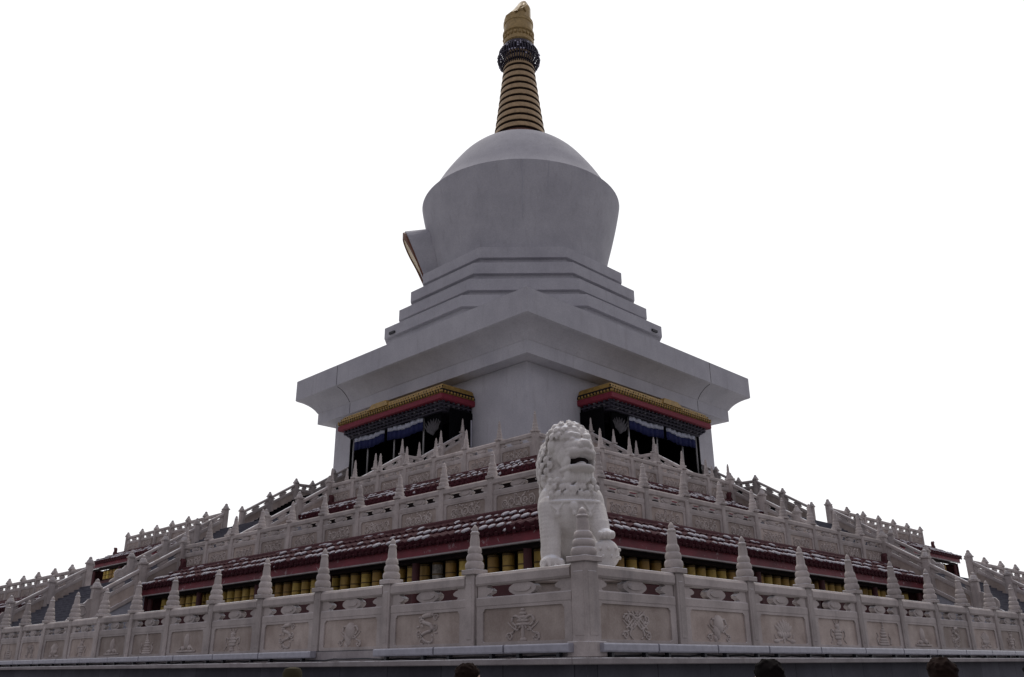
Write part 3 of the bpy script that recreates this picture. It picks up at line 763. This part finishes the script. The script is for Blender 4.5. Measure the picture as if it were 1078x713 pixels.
# faceted gilded crown, tipped toward the right
nn = Vector((.7188, .6952, 0)); sd = Vector((.6952, -.7188, 0))
b = MB()
def cr(s, dpt, z): return tuple(sd*s - nn*dpt + Vector((0, 0, z - O.z)))
rings = [[cr(1.3*math.cos(a), 1.2*math.sin(a), 57.5) for a in [2*PI*k/12 for k in range(12)]],
         [cr(-.08 + 1.28*math.cos(a), 1.2*math.sin(a), 58.15 + .08*math.cos(a)) for a in [2*PI*k/12 for k in range(12)]],
         [cr(.25 + .95*math.cos(a), .9*math.sin(a), 59.0 + .35*math.cos(a)) for a in [2*PI*k/12 for k in range(12)]],
         [cr(.35 + .45*math.cos(a), .45*math.sin(a), 59.9 + .25*math.cos(a)) for a in [2*PI*k/12 for k in range(12)]]]
b.loft(rings)
fin = put('gilt_crown', b.mesh('gilt_crown', M['gold']), st)
b = MB(); b.tube([cr(.75, 1.0, 58.2), cr(.5, .98, 58.75), cr(.62, .8, 59.3)], .09, 6); b.tube([cr(-.3, 1.25, 57.9), cr(.3, 1.25, 58.3), cr(.8, 1.0, 58.9)], .07, 6)
put('scroll', b.mesh('scroll', M['gold'], smooth=True), fin)

# ------------------------------------------------------------------ door canopies
def canopy(side):
    T, rz = SIDES[side]
    base = Vector(T(B, MID, 14))
    root = thing('door_canopy', 'gold and crimson porch canopy projecting over the %s doorway' % side, 'canopy', base, 0, 'door canopies')
    R = lambda d, l, z: tuple(Vector(T(d, l, z)) - base)
    f, l0, l1 = 23.45, 31.15, 42.65
    b = MB()
    def rr(d, a, z): return [R(d, l0 + a, z), R(B - .01, l0 + a, z), R(B - .01, l1 - a, z), R(d, l1 - a, z)]
    b.loft([rr(f, 0, 16.12), rr(f, 0, 16.22), rr(f + .22, .22, 16.75), rr(f + .5, .5, 16.92)], 0)
    rnd = random.Random(9)
    b.loft([rr(f - .02, -.02, 16.15), rr(f - .02, -.02, 16.24), rr(f + .07, .07, 16.45), rr(f + .2, .2, 16.45)], 1)
    l = l0 + .1
    while l < l1:
        b.ball(R(f - .03, l, 16.22), (.085, .085, .085), 0, nu=7, nv=4)
        b.ball(R(f + .03, l + .135, 16.38), (.08, .08, .07), 0, nu=6, nv=4); b.ball(R(f + .17, l + .02, 16.6), (.06, .06, .06), rnd.choice((0, 1)), nu=6, nv=4); l += .27
    d = f
    while d < B - .1:
        b.ball(R(d, l0 - .03, 16.22), (.085, .085, .085), 0, nu=7, nv=4); d += .27
    for l in (l0 + 7.0,): b.loft([rr(f + .1, 6.5, 16.6), rr(f + .3, 7.0, 17.0)][:0] or [[R(f + .05, l - 1.2, 16.55), R(f + .6, l - 1.2, 16.6), R(f + .6, l + 1.2, 16.6), R(f + .05, l + 1.2, 16.55)], [R(f + .2, l - .8, 17.0), R(f + .6, l - .8, 17.0), R(f + .6, l + .8, 17.0), R(f + .2, l + .8, 17.0)]], 0)
    put('gold_roof', b.mesh('gold_roof', [M['canopygold'], M['beam']]), root)
    b = MB(); b.loft([rr(f + .05, .05, 15.70), rr(f - .03, -.03, 15.76), rr(f - .03, -.03, 16.06), rr(f + .05, .05, 16.118)])
    put('crimson_band', b.mesh('crimson_band', M['magenta']), root)
    # bracket sets, receding
    b = MB()
    for k in range(3):
        a = .28 + k*.16; z0 = 15.5 - k*.17
        b.loft([rr(f + a, a, z0), rr(f + a, a, z0 + .1)], 0)
        l = l0 + a + .1
        while l < l1 - a:
            b.box((f + a - .12, l, z0 + .1), (f + a + .1, l + .16, z0 + .2), rnd.choice((0, 0, 0, 1)), T=R)
            l += .42
        d = f + a
        while d < B - .2:
            b.box((d, l0 + a - .12, z0 + .1), (d + .16, l0 + a + .1, z0 + .2), rnd.choice((0, 0, 0, 1)), T=R); d += .42
    put('bracket_set', b.mesh('bracket_set', [M['darkcarve'], M['speck']]), root)
    for la in (l0 + .2, l1 - .3):
        b = MB(); b.box((f + .95, la, 12.2), (B - .02, la + .1, 15.3), 0, T=R)
        put('side_screen', b.mesh('side_screen', M['void']), root)
    # carved leaf brackets at both ends, and slender poles
    for le, s in ((l0 + .75, 1),):
        b = MB()
        for k in range(15):
            a = -1.45 + 2.9*k/14
            pts = [R(f + .75, le + s*.9, 13.75), R(f + .70, le + s*(.9 + .5*math.sin(a)), 14.0 + .45*math.cos(a)), R(f + .64, le + s*(.9 + (.75 + .15*(k % 2))*math.sin(a)), 14.35 + .45*math.cos(a*.8) - .12*(k % 2))]
            b.tube(pts, [.05, .06, .02], 6)
        b.box((f + .8, le + s*.2, 14.0), (f + .95, le + s*1.6, 15.1), 1, T=R)
        put('leaf_bracket', b.mesh('leaf_bracket', [M['leaf'], M['void']]), root)
    for l in (l0 + 2.9, MID + .3, l1 - 2.4, l1 - .6):
        b = MB(); b.tube([R(f + 1.0, l, 12.0), R(f + 1.0, l, 15.2)], .06, 8); put('pole', b.mesh('pole', M['pale'], smooth=True), root)
    # two cloth valances
    for i, (a, c_) in enumerate(((l0 + 2.75, MID + .9), (MID + 1.25, l1 - .9))):
        rnd = random.Random(20 + i + (side == 'left')*5)
        N = 60; sag = .18
        def pt(t, z): 
            l = a + (c_ - a)*t
            zz = z - sag*math.sin(PI*t)*.4 + .04*math.sin(9*t + i)
            return T(f + .78 + .05*math.sin(t*38 + i) + .03*math.sin(t*90), l, zz)
        b = MB(); o = Vector(T(f + .78, (a + c_)/2, 15.0))
        for (za, zb, mi) in ((15.2, 14.86, 0), (14.86, 14.25, 1)):
            vs = []; fs = []
            for k in range(N + 1):
                for z in (za, zb): vs.append(tuple(Vector(pt(k/N, z)) - o))
            for k in range(N + 1):
                for z in (za, zb): vs.append(tuple(Vector(pt(k/N, z)) - o + Vector(T(.02, 0, 0))))
            q = 2*(N + 1)
            for k in range(N):
                fs.append((2*k, 2*k+1, 2*k+3, 2*k+2)); fs.append((q+2*k, q+2*k+2, q+2*k+3, q+2*k+1))
                fs.append((2*k, 2*k+2, q+2*k+2, q+2*k)); fs.append((2*k+1, q+2*k+1, q+2*k+3, 2*k+3))
            b.add(vs, fs, mi)
        put('cloth_valance', b.mesh('cloth_valance', [M['clothwhite'], M['clothblue']], smooth=True), loc=o,
            label='blue cloth valance with white top strip hanging in the %s doorway, %s piece' % (side, 'wider near' if i == 0 else 'far'), cat='valance', group='doorway valances')
    # downpipe on the wall beside the porch
    b = MB(); x = T(B - .12, 31.34 if side == 'left' else 31.7, 0)
    b.tube([(0, 0, 0), (0, 0, 5.6)], .07, 8)
    for z in (1.2, 3.4): b.box((-.1, -.1, z), (.1, .1, z + .06))
    put('downpipe', b.mesh('downpipe', M['bar']), loc=(x[0], x[1], 9.2), label='thin grey downpipe on the white wall beside the %s porch' % side, cat='pipe', group='downpipes')
for side in SIDES: canopy(side)

# ------------------------------------------------------------------ sculpting by voxel remesh
def sculpt(name, parts, voxel, mat, smooth=2, sub=None):
    b = MB()
    for p in parts:
        if p[0] == 'e':
            _, c, r, R = p if len(p) == 4 else (p + (None,)); b.ball(c, r, nu=20, nv=12, R=R)
        else:
            _, pts, rs = p; pts = [Vector(q) for q in pts]
            for i in range(len(pts) - 1):
                n = max(2, int((pts[i+1] - pts[i]).length/(min(rs[i], rs[i+1])*.35)))
                for k in range(n + 1):
                    t = k/n; b.ball(pts[i].lerp(pts[i+1], t), rs[i] + (rs[i+1] - rs[i])*t, nu=14, nv=8)
    me = b.mesh('tmp', M['lion']); o = bpy.data.objects.new('tmp', me); COL.objects.link(o)
    m = o.modifiers.new('r', 'REMESH'); m.mode = 'VOXEL'; m.voxel_size = voxel
    if smooth: m2 = o.modifiers.new('s', 'SMOOTH'); m2.iterations = smooth; m2.factor = .5
    dg = bpy.context.evaluated_depsgraph_get(); me2 = bpy.data.meshes.new_from_object(o.evaluated_get(dg))
    bpy.data.objects.remove(o); bpy.data.meshes.remove(me)
    me2.name = name; me2.materials.clear(); me2.materials.append(mat)
    for f in me2.polygons: f.use_smooth = True
    return me2

def lion():
    P = []
    E = lambda c, r, R=None: P.append(('e', c, r, R)); Cp = lambda pts, rs: P.append(('c', pts, rs))
    yaw = .40; fdir = Vector((math.sin(yaw), -math.cos(yaw), 0)); fs = Vector((math.cos(yaw), math.sin(yaw), 0))
    # trunk, seated
    E((0, -.12, 1.12), (.64, .50, .50)); E((0, -.04, 1.40), (.60, .46, .48)); E((0, .35, 1.0), (.58, .6, .75)); E((0, .7, .6), (.5, .55, .55))
    for s in (-1, 1):
        E((s*.36, .55, .45), (.26, .5, .42)); E((s*.42, .2, .12), (.18, .30, .13)); E((s*.48, -.06, 1.2), (.22, .32, .40))
    # fore legs
    Cp([(-.44, -.22, 1.15), (-.46, -.33, .62), (-.46, -.36, .16)], [.27, .215, .19])
    Cp([(.46, -.2, 1.08), (.53, -.42, .80), (.57, -.5, .62)], [.26, .20, .16])
    for k in range(4):
        E((-.46 + (k - 1.5)*.115, -.60, .10), (.072, .13, .10)); E((-.46 + (k - 1.5)*.115, -.69, .05), (.03, .07, .045))
        E((.61 + (k - 1.5)*.085, -.68, .60), (.055, .11, .075))
    E((-.46, -.48, .13), (.22, .24, .14)); E((.61, -.56, .62), (.18, .2, .11))
    # neck and mane mass
    E((-.08, .24, 2.02), (.55, .50, .72)); E((-.10, .42, 1.6), (.54, .42, .6)); E((0, .1, 1.75), (.54, .45, .40))
    # head
    H = Vector((.02, -.10, 2.22))
    W = lambda a, f, u: tuple(H + fs*a + fdir*f + Vector((0, 0, u)))
    RY = Matrix.Rotation(yaw, 3, 'Z')
    E(W(0, 0, .08), (.45, .42, .42), RY); E(W(0, .1, .34), (.40, .34, .16), RY)
    E(W(0, .34, .05), (.34, .32, .20), RY); E(W(0, .40, -.03), (.34, .26, .14), RY)      # upper muzzle
    E(W(0, .61, .10), (.14, .09, .08), RY); E(W(-.1, .62, .05), (.07, .06, .06)); E(W(.1, .62, .05), (.07, .06, .06))    # nose
    E(W(0, .32, .15), (.13, .26, .1), RY)
    for s in (-1, 1):
        E(W(s*.17, .36, .23), (.13, .12, .07), Matrix.Rotation(yaw, 3, 'Z')); E(W(s*.18, .42, .155), .062)     # brow and eye
        E(W(s*.17, .44, -.06), (.15, .2, .12), RY)                                             # lip
        E(W(s*.43, .0, .14), (.1, .13, .15), RY)                                                # ear
        E(W(s*.27, .2, -.08), (.12, .22, .2), RY)                                             # cheek
        E(W(s*.29, .30, -.22), (.06, .2, .13), RY)                                             # corner of the mouth
    E(W(0, .36, -.36), (.31, .29, .08), RY); E(W(0, .2, -.42), (.33, .26, .17), RY)              # lower jaw
    E(W(0, .36, -.27), (.13, .2, .06), RY)                                                     # tongue
    for k in range(-3, 4): E(W(k*.085, .40 - abs(k)*.025, -.50), (.065, .1, .14), RY)             # beard curls
    for s in (-1, 1):
        Cp([W(s*.30, .26, -.14), W(s*.27, .46, -.10), W(s*.16, .60, -.07), W(0, .645, -.04)], [.05, .055, .05, .045])      # rolled upper lip
        Cp([W(s*.33, .18, -.37), W(s*.26, .46, -.35), W(s*.12, .60, -.34), W(0, .63, -.34)], [.045, .05, .045, .04])      # lower lip
        Cp([W(s*.07, .50, .27), W(s*.20, .42, .30), W(s*.34, .24, .24)], [.05, .06, .05])                                 # brow roll
        E(W(s*.19, .47, .17), (.075, .06, .06), RY)
        for q in range(3): Cp([W(s*(.16 + q*.05), .56 - q*.07, .02 + q*.02), W(s*(.26 + q*.035), .44 - q*.06, .06 + q*.03)], [.018, .014])
    # mane: rows of carved spiral curls over the head, neck and shoulders
    rnd = random.Random(4)
    def curl3(c, nrm, r, sg):
        nrm = Vector(nrm).normalized(); a = nrm.cross(Vector((0, 0, 1)));
        a = a.normalized() if a.length > .1 else Vector((1, 0, 0)); bb = nrm.cross(a); pts = []
        for k in range(11):
            t = k/10; rr = r*(1 - .85*t); q = sg*(t*8.5) + 1.2
            pts.append(tuple(Vector(c) + a*(rr*math.cos(q)) + bb*(rr*math.sin(q)) + nrm*(.018 + .03*t)))
        Cp(pts, [.024]*11)
    C0, RR = Vector((-.08, .24, 2.02)), (.565, .515, .735)
    for iz in range(9):
        zc = -.62 + 1.22*iz/8; ring = math.sqrt(max(0, 1 - (zc)**2)); nb = max(5, int(18*ring))
        for k in range(nb):
            a = 2*PI*(k + .5*(iz % 2))/nb
            n0 = Vector((math.cos(a)*ring, math.sin(a)*ring, zc)); p = Vector((n0.x*RR[0], n0.y*RR[1], n0.z*RR[2])) + C0
            face = (Vector((n0.x, n0.y, 0)).normalized()).dot(fdir) if ring > .05 else 0
            if face > .62 and zc < .62: continue
            curl3(p, (n0.x/RR[0], n0.y/RR[1], n0.z/RR[2]), .078, 1 if (k + iz) % 2 else -1)
    E(W(-.04, -.02, .36), (.43, .40, .27), RY)
    for ring_, (ru, rr_, nb) in enumerate(((.30, .43, 15), (.42, .40, 13), (.53, .30, 10), (.61, .15, 5))):
        for k in range(nb):
            a = 2*PI*(k + .5*(ring_ % 2))/nb; curl3(W(-.04 + rr_*math.cos(a), -.02 + rr_*.95*math.sin(a), ru), tuple(fs*math.cos(a)*.8 + fdir*math.sin(a)*.8 + Vector((0, 0, .25 + ring_*.5))), .072, 1 if k % 2 else -1)
    for k in range(0): curl3(W((k - 3)*.115, .30 - abs(k-3)*.05, .40), W((k-3)*.1, 1.2, .9) - H if False else (fdir + Vector((0, 0, .8))), .062, 1 if k % 2 else -1)
    # chest harness, bell and tassels
    ring = []
    for k in range(25):
        a = PI*(k/24); ring.append((-.64*math.cos(a), -.08 - .53*math.sin(a), 1.27 - .04*math.sin(a)))
    Cp(ring, [.032]*25)
    E((0.0, -.63, 1.12), (.09, .07, .10)); E((.0, -.66, 1.0), (.045, .05, .055))
    for row in range(3):
        for k in range(-3, 4):
            x = k*.145 + (.07 if row % 2 else 0); zz = 1.38 + row*.135
            yy = -.06 - .49*math.sqrt(max(.05, 1 - (x/.66)**2))*(1 - .08*row)
            curl3((x, yy, zz), (x*.8, -1, .15), .065, 1 if (k + row) % 2 else -1)
    for s in (-1, 1):
        Cp([(s*.2, -.6, 1.22), (s*.32, -.57, 1.05), (s*.44, -.48, 1.18)], [.02, .02, .02]); E((s*.32, -.57, .99), (.045, .045, .055))
    E((0, -.57, 1.46), (.09, .06, .08))
    # tail lobe behind
    E((.0, 1.15, .7), (.2, .14, .4)); E((.1, 1.2, 1.05), (.13, .12, .25))
    return sculpt('body', P, .016, M['lion'], 0)
lb = lion()
ang = math.atan2(-.695, .719)                                # local x -> screen right
DL = 1.72
lz = 1.25
root = thing('stone_lion', 'white marble guardian lion seated with open mouth, one paw raised on a ball', 'lion statue', (DL + .02, DL - .02, lz), ang); root.scale = (.89, 1, .962)
put('body', lb, root)
b = MB(); b.ball((.61, -.55, .27), .27, nu=24, nv=14)
for k in range(10):
    a = 2*PI*k/10
    for z in (.2, .34): b.ball((.61 + .265*math.cos(a + z*3), -.55 + .265*math.sin(a + z*3), z), .035, nu=8, nv=5)
put('embroidered_ball', b.mesh('embroidered_ball', M['lion'], smooth=True), root)
b = MB()
yaw = .40; fdir = Vector((math.sin(yaw), -math.cos(yaw), 0)); fsv = Vector((math.cos(yaw), math.sin(yaw), 0)); H = Vector((.02, -.10, 2.22))
b.ball(tuple(H + fdir*.30 + Vector((0, 0, -.2))), (.23, .22, .10), nu=14, nv=8, R=Matrix.Rotation(yaw, 3, 'Z'))
put('mouth', b.mesh('mouth', M['beam'], smooth=True), root)
b = MB()
for k in range(-2, 3): b.box((-.03 + k*.075, -.02, -.015), (.03 + k*.075, .02, .03), 0, T=lambda x, y, z: tuple(H + fsv*x + fdir*(y + .545 - abs(x)*.25) + Vector((0, 0, z - .125))))
put('teeth', b.mesh('teeth', M['lion'], bevel=.008), root)
b = MB(); b.box((-.85, -.95, 0), (.95, 1.3, .5)); b.box((-.78, -.88, .5), (.88, 1.23, 1.0)); b.box((-.88, -.98, 1.0), (.98, 1.33, 1.235))
put('lion_pedestal', b.mesh('lion_pedestal', M['rail'], bevel=.02), loc=(DL + .02, DL - .02, 0), rz=ang, label='square stone pedestal behind the corner post carrying the lion', cat='pedestal')

# ------------------------------------------------------------------ people passing below the wall (only the tops of their heads show)
def person_meshes():
    P = []; E = lambda c, r, R=None: P.append(('e', c, r, R)); Cp = lambda p, r: P.append(('c', p, r))
    E((0, 0, 1.60), (.077, .096, .115)); E((0, -.035, 1.555), (.058, .065, .075)); E((0, -.1, 1.575), (.016, .025, .026)); E((0, -.085, 1.525), (.03, .02, .012))
    for s in (-1, 1):
        E((s*.078, .01, 1.58), (.013, .025, .034)); E((s*.03, -.083, 1.60), (.016, .012, .011))
        Cp([(s*.17, .0, 1.38), (s*.22, .02, 1.12), (s*.23, -.05, .88)], [.052, .043, .03])
        E((s*.235, -.065, .82), (.02, .038, .05))
        for k in range(4): Cp([(s*.235, -.1 + k*.022, .79), (s*.232, -.105 + k*.022, .745), (s*.225, -.1 + k*.02, .705 + .008*abs(k-1.5))], [.0105, .0095, .008])
        Cp([(s*.225, -.095, .835), (s*.215, -.125, .80), (s*.212, -.13, .765)], [.012, .011, .009])
        Cp([(s*.09, 0, .9), (s*.095, -.02, .5), (s*.095, .02, .1)], [.085, .06, .042]); E((s*.095, -.05, .045), (.042, .11, .042))
    Cp([(0, .01, 1.5), (0, .015, 1.4)], [.052, .06]); E((0, .01, 1.25), (.17, .1, .2)); E((0, .01, 1.0), (.15, .1, .18)); E((0, .01, .88), (.16, .11, .11))
    return sculpt('body', P, .0075, M['skin'], 1)
PB = person_meshes()
def coat_mesh(mat):
    P = []; E = lambda c, r, R=None: P.append(('e', c, r, R)); Cp = lambda p, r: P.append(('c', p, r))
    E((0, .01, 1.27), (.2, .13, .19)); E((0, .01, 1.05), (.185, .135, .25)); E((0, .01, .86), (.195, .14, .16))
    for s in (-1, 1): Cp([(s*.17, .0, 1.37), (s*.225, .02, 1.12), (s*.232, -.04, .9)], [.075, .066, .055])
    Cp([(-.04, .012, 1.44), (.04, .012, 1.44)], [.068, .068])
    return sculpt('coat', P, .016, mat, 2)
def trouser_mesh():
    P = []
    for s in (-1, 1): P.append(('c', [(s*.09, 0, .88), (s*.097, -.02, .5), (s*.097, .02, .09)], [.105, .08, .062]))
    return sculpt('trousers', P, .018, M['trouser'], 1)
TRM = trouser_mesh()
def hair_mesh(mat, long):
    P = [('e', (0, .018, 1.635), (.09, .108, .092)), ('e', (0, .05, 1.59), (.088, .085, .1))]
    if long: P += [('e', (0, .075, 1.48), (.085, .055, .14))]
    else: P += [('e', (0, .065, 1.54), (.07, .06, .06))]
    rnd = random.Random(long + 3)
    for k in range(60):
        a = rnd.uniform(0, 2*PI); q = rnd.uniform(0, 1.2); P.append(('e', (.086*math.cos(a)*math.cos(q), .02 + .103*math.sin(a)*math.cos(q), 1.638 + .088*math.sin(q)), (.013, .013, .012)))
    return sculpt('hair', P, .008, mat, 1)
CAM = Vector((-10.24985, -8.69962, -.31558))
yaw_, pit, rol, F = .781750707, .368365588, -.008143956, 894.0724
fw = Vector((math.cos(yaw_)*math.cos(pit), math.sin(yaw_)*math.cos(pit), math.sin(pit)))
r0 = Vector((math.sin(yaw_), -math.cos(yaw_), 0)); u0 = r0.cross(fw)
rt = r0*math.cos(rol) + u0*math.sin(rol); upv = -r0*math.sin(rol) + u0*math.cos(rol)
def person(x, y, height, dist, rz, coat, hairm, long, label, cap=False):
    """stands on the paving at distance dist in the direction of the place's column x"""
    d = fw + rt*((x - 539)/F) - upv*((y - 356.5)/F); h = Vector((d.x, d.y, 0)).normalized()
    k = height/1.735
    root = thing('person', label, 'person', (CAM.x + h.x*dist, CAM.y + h.y*dist, GROUND), rz, 'people walking below the wall')
    root.scale = (k, k, k)
    put('body', PB, root); put('coat', coat_mesh(M[coat]), root); put('trousers', TRM, root)
    put('hair', hair_mesh(M[hairm], long), root)
    for s in (-1, 1):
        b = MB(); b.ball((s*.097, -.05, .045), (.052, .135, .05), nu=14, nv=8); put('shoe', b.mesh('shoe', M['shoe'], smooth=True), root)
    if cap:
        b = MB(); b.lathe([(.107, 1.63), (.106, 1.69), (.085, 1.735), (.03, 1.75), (0, 1.752)], 20, c=(0, .01, 0)); b.box((-.07, -.17, 1.632), (.07, -.08, 1.645))
        put('cap', b.mesh('cap', M['hat'], smooth=True, auto=.7), root)
fr = math.atan2(-.695, -.719) + PI/2
person(806, 691, 1.645, 6.2, fr + PI + .5, 'coat1', 'hair', 0, 'passer-by with thick black hair right of the lion, only the crown showing')
person(989, 691, 1.645, 6.2, fr + PI - .3, 'coat3', 'hairbrown', 1, 'person with dark brown hair further right at the bottom edge')
person(494, 695, 1.64, 7.4, fr + PI - 1.2, 'coat2', 'hairbrown', 0, 'person with short brown hair left of the lion, a little face showing')
person(309, 699, 1.60, 9.6, fr + .6, 'coat4', 'hair', 0, 'person in a khaki cap further left below the wall', cap=True)
person(1090, 690, 1.645, 6.4, fr + PI, 'coat1', 'hair', 1, 'dark haired person cut off by the right edge of the photo')

# ------------------------------------------------------------------ camera
cam = bpy.data.cameras.new('camera'); co = bpy.data.objects.new('camera', cam); COL.objects.link(co)
cam.sensor_width = 36; cam.lens = 36*F/1078; cam.clip_end = 5000; cam.clip_start = .05
mw = Matrix((( rt.x, upv.x, -fw.x, CAM.x), (rt.y, upv.y, -fw.y, CAM.y), (rt.z, upv.z, -fw.z, CAM.z), (0, 0, 0, 1)))
co.matrix_world = mw
sc.camera = co

# ------------------------------------------------------------------ light: overcast, the bright part of the sky stands behind the stupa
SUN_EL, SUN_AZ = math.radians(66), math.radians(48)          # sun behind the stupa, veiled
w = bpy.data.worlds.new('World'); sc.world = w; w.use_nodes = True
nt = w.node_tree; nt.nodes.clear()
out = nt.nodes.new('ShaderNodeOutputWorld'); bg = nt.nodes.new('ShaderNodeBackground'); nt.links.new(bg.outputs[0], out.inputs[0])
sky = nt.nodes.new('ShaderNodeTexSky'); sky.sky_type = 'NISHITA'; sky.sun_disc = False
sky.sun_elevation = SUN_EL; sky.sun_rotation = PI/2 - SUN_AZ; sky.air_density = 1.0; sky.dust_density = 3.0
tc = nt.nodes.new('ShaderNodeTexCoord'); gv = tc.outputs['Generated']
sx = nt.nodes.new('ShaderNodeSeparateXYZ'); nt.links.new(gv, sx.inputs[0])
flat = nt.nodes.new('ShaderNodeCombineXYZ'); nt.links.new(sx.outputs[0], flat.inputs[0]); nt.links.new(sx.outputs[1], flat.inputs[1])
nrm = nt.nodes.new('ShaderNodeVectorMath'); nrm.operation = 'NORMALIZE'; nt.links.new(flat.outputs[0], nrm.inputs[0])
dt = nt.nodes.new('ShaderNodeVectorMath'); dt.operation = 'DOT_PRODUCT'; nt.links.new(nrm.outputs[0], dt.inputs[0]); dt.inputs[1].default_value = (.777, .629, 0)
nzw = nz(nt, 2.2, 6, .6, gv)
az = mth(nt, 'ADD', dt.outputs['Value'], mth(nt, 'MULTIPLY', mth(nt, 'SUBTRACT', nzw.outputs['Fac'], .5), .25))
g = ramp(nt, az, [(.38, 0.), (.60, 1.)])
el = ramp(nt, sx.outputs[2], [(.80, 1.), (.97, .35)])
glow = mth(nt, 'MULTIPLY', g.outputs[0], el.outputs[0])
hazy = mix(nt, ramp(nt, nzw.outputs['Fac'], [(.3, 0.), (.7, 1.)]).outputs[0], (.33, .318, .36), (.425, .405, .45))
lp = nt.nodes.new('ShaderNodeVectorMath'); lp.operation = 'SCALE'; lp.inputs['Scale'].default_value = .012; nt.links.new(sky.outputs[0], lp.inputs[0])
base = mix(nt, 1.0, hazy, lp.outputs[0], 'ADD')
tot = mix(nt, glow, base, (1.12, 1.12, 1.14))
nt.links.new(tot, bg.inputs['Color']); bg.inputs['Strength'].default_value = 1.0
sl = bpy.data.lights.new('sun', 'SUN'); sl.energy = 1.5; sl.angle = math.radians(25); sl.color = (1, .97, .93)
so = bpy.data.objects.new('sun', sl); COL.objects.link(so)
dv = Vector((math.cos(SUN_EL)*math.cos(SUN_AZ), math.cos(SUN_EL)*math.sin(SUN_AZ), math.sin(SUN_EL)))
so.rotation_euler = dv.to_track_quat('Z', 'Y').to_euler(); so.location = (40, 40, 90)
sc.view_settings.view_transform = 'Standard'; sc.view_settings.look = 'None'; sc.view_settings.exposure = 0; sc.view_settings.gamma = 1
sc.view_settings.use_curve_mapping = False
sc.cycles.max_bounces = 6
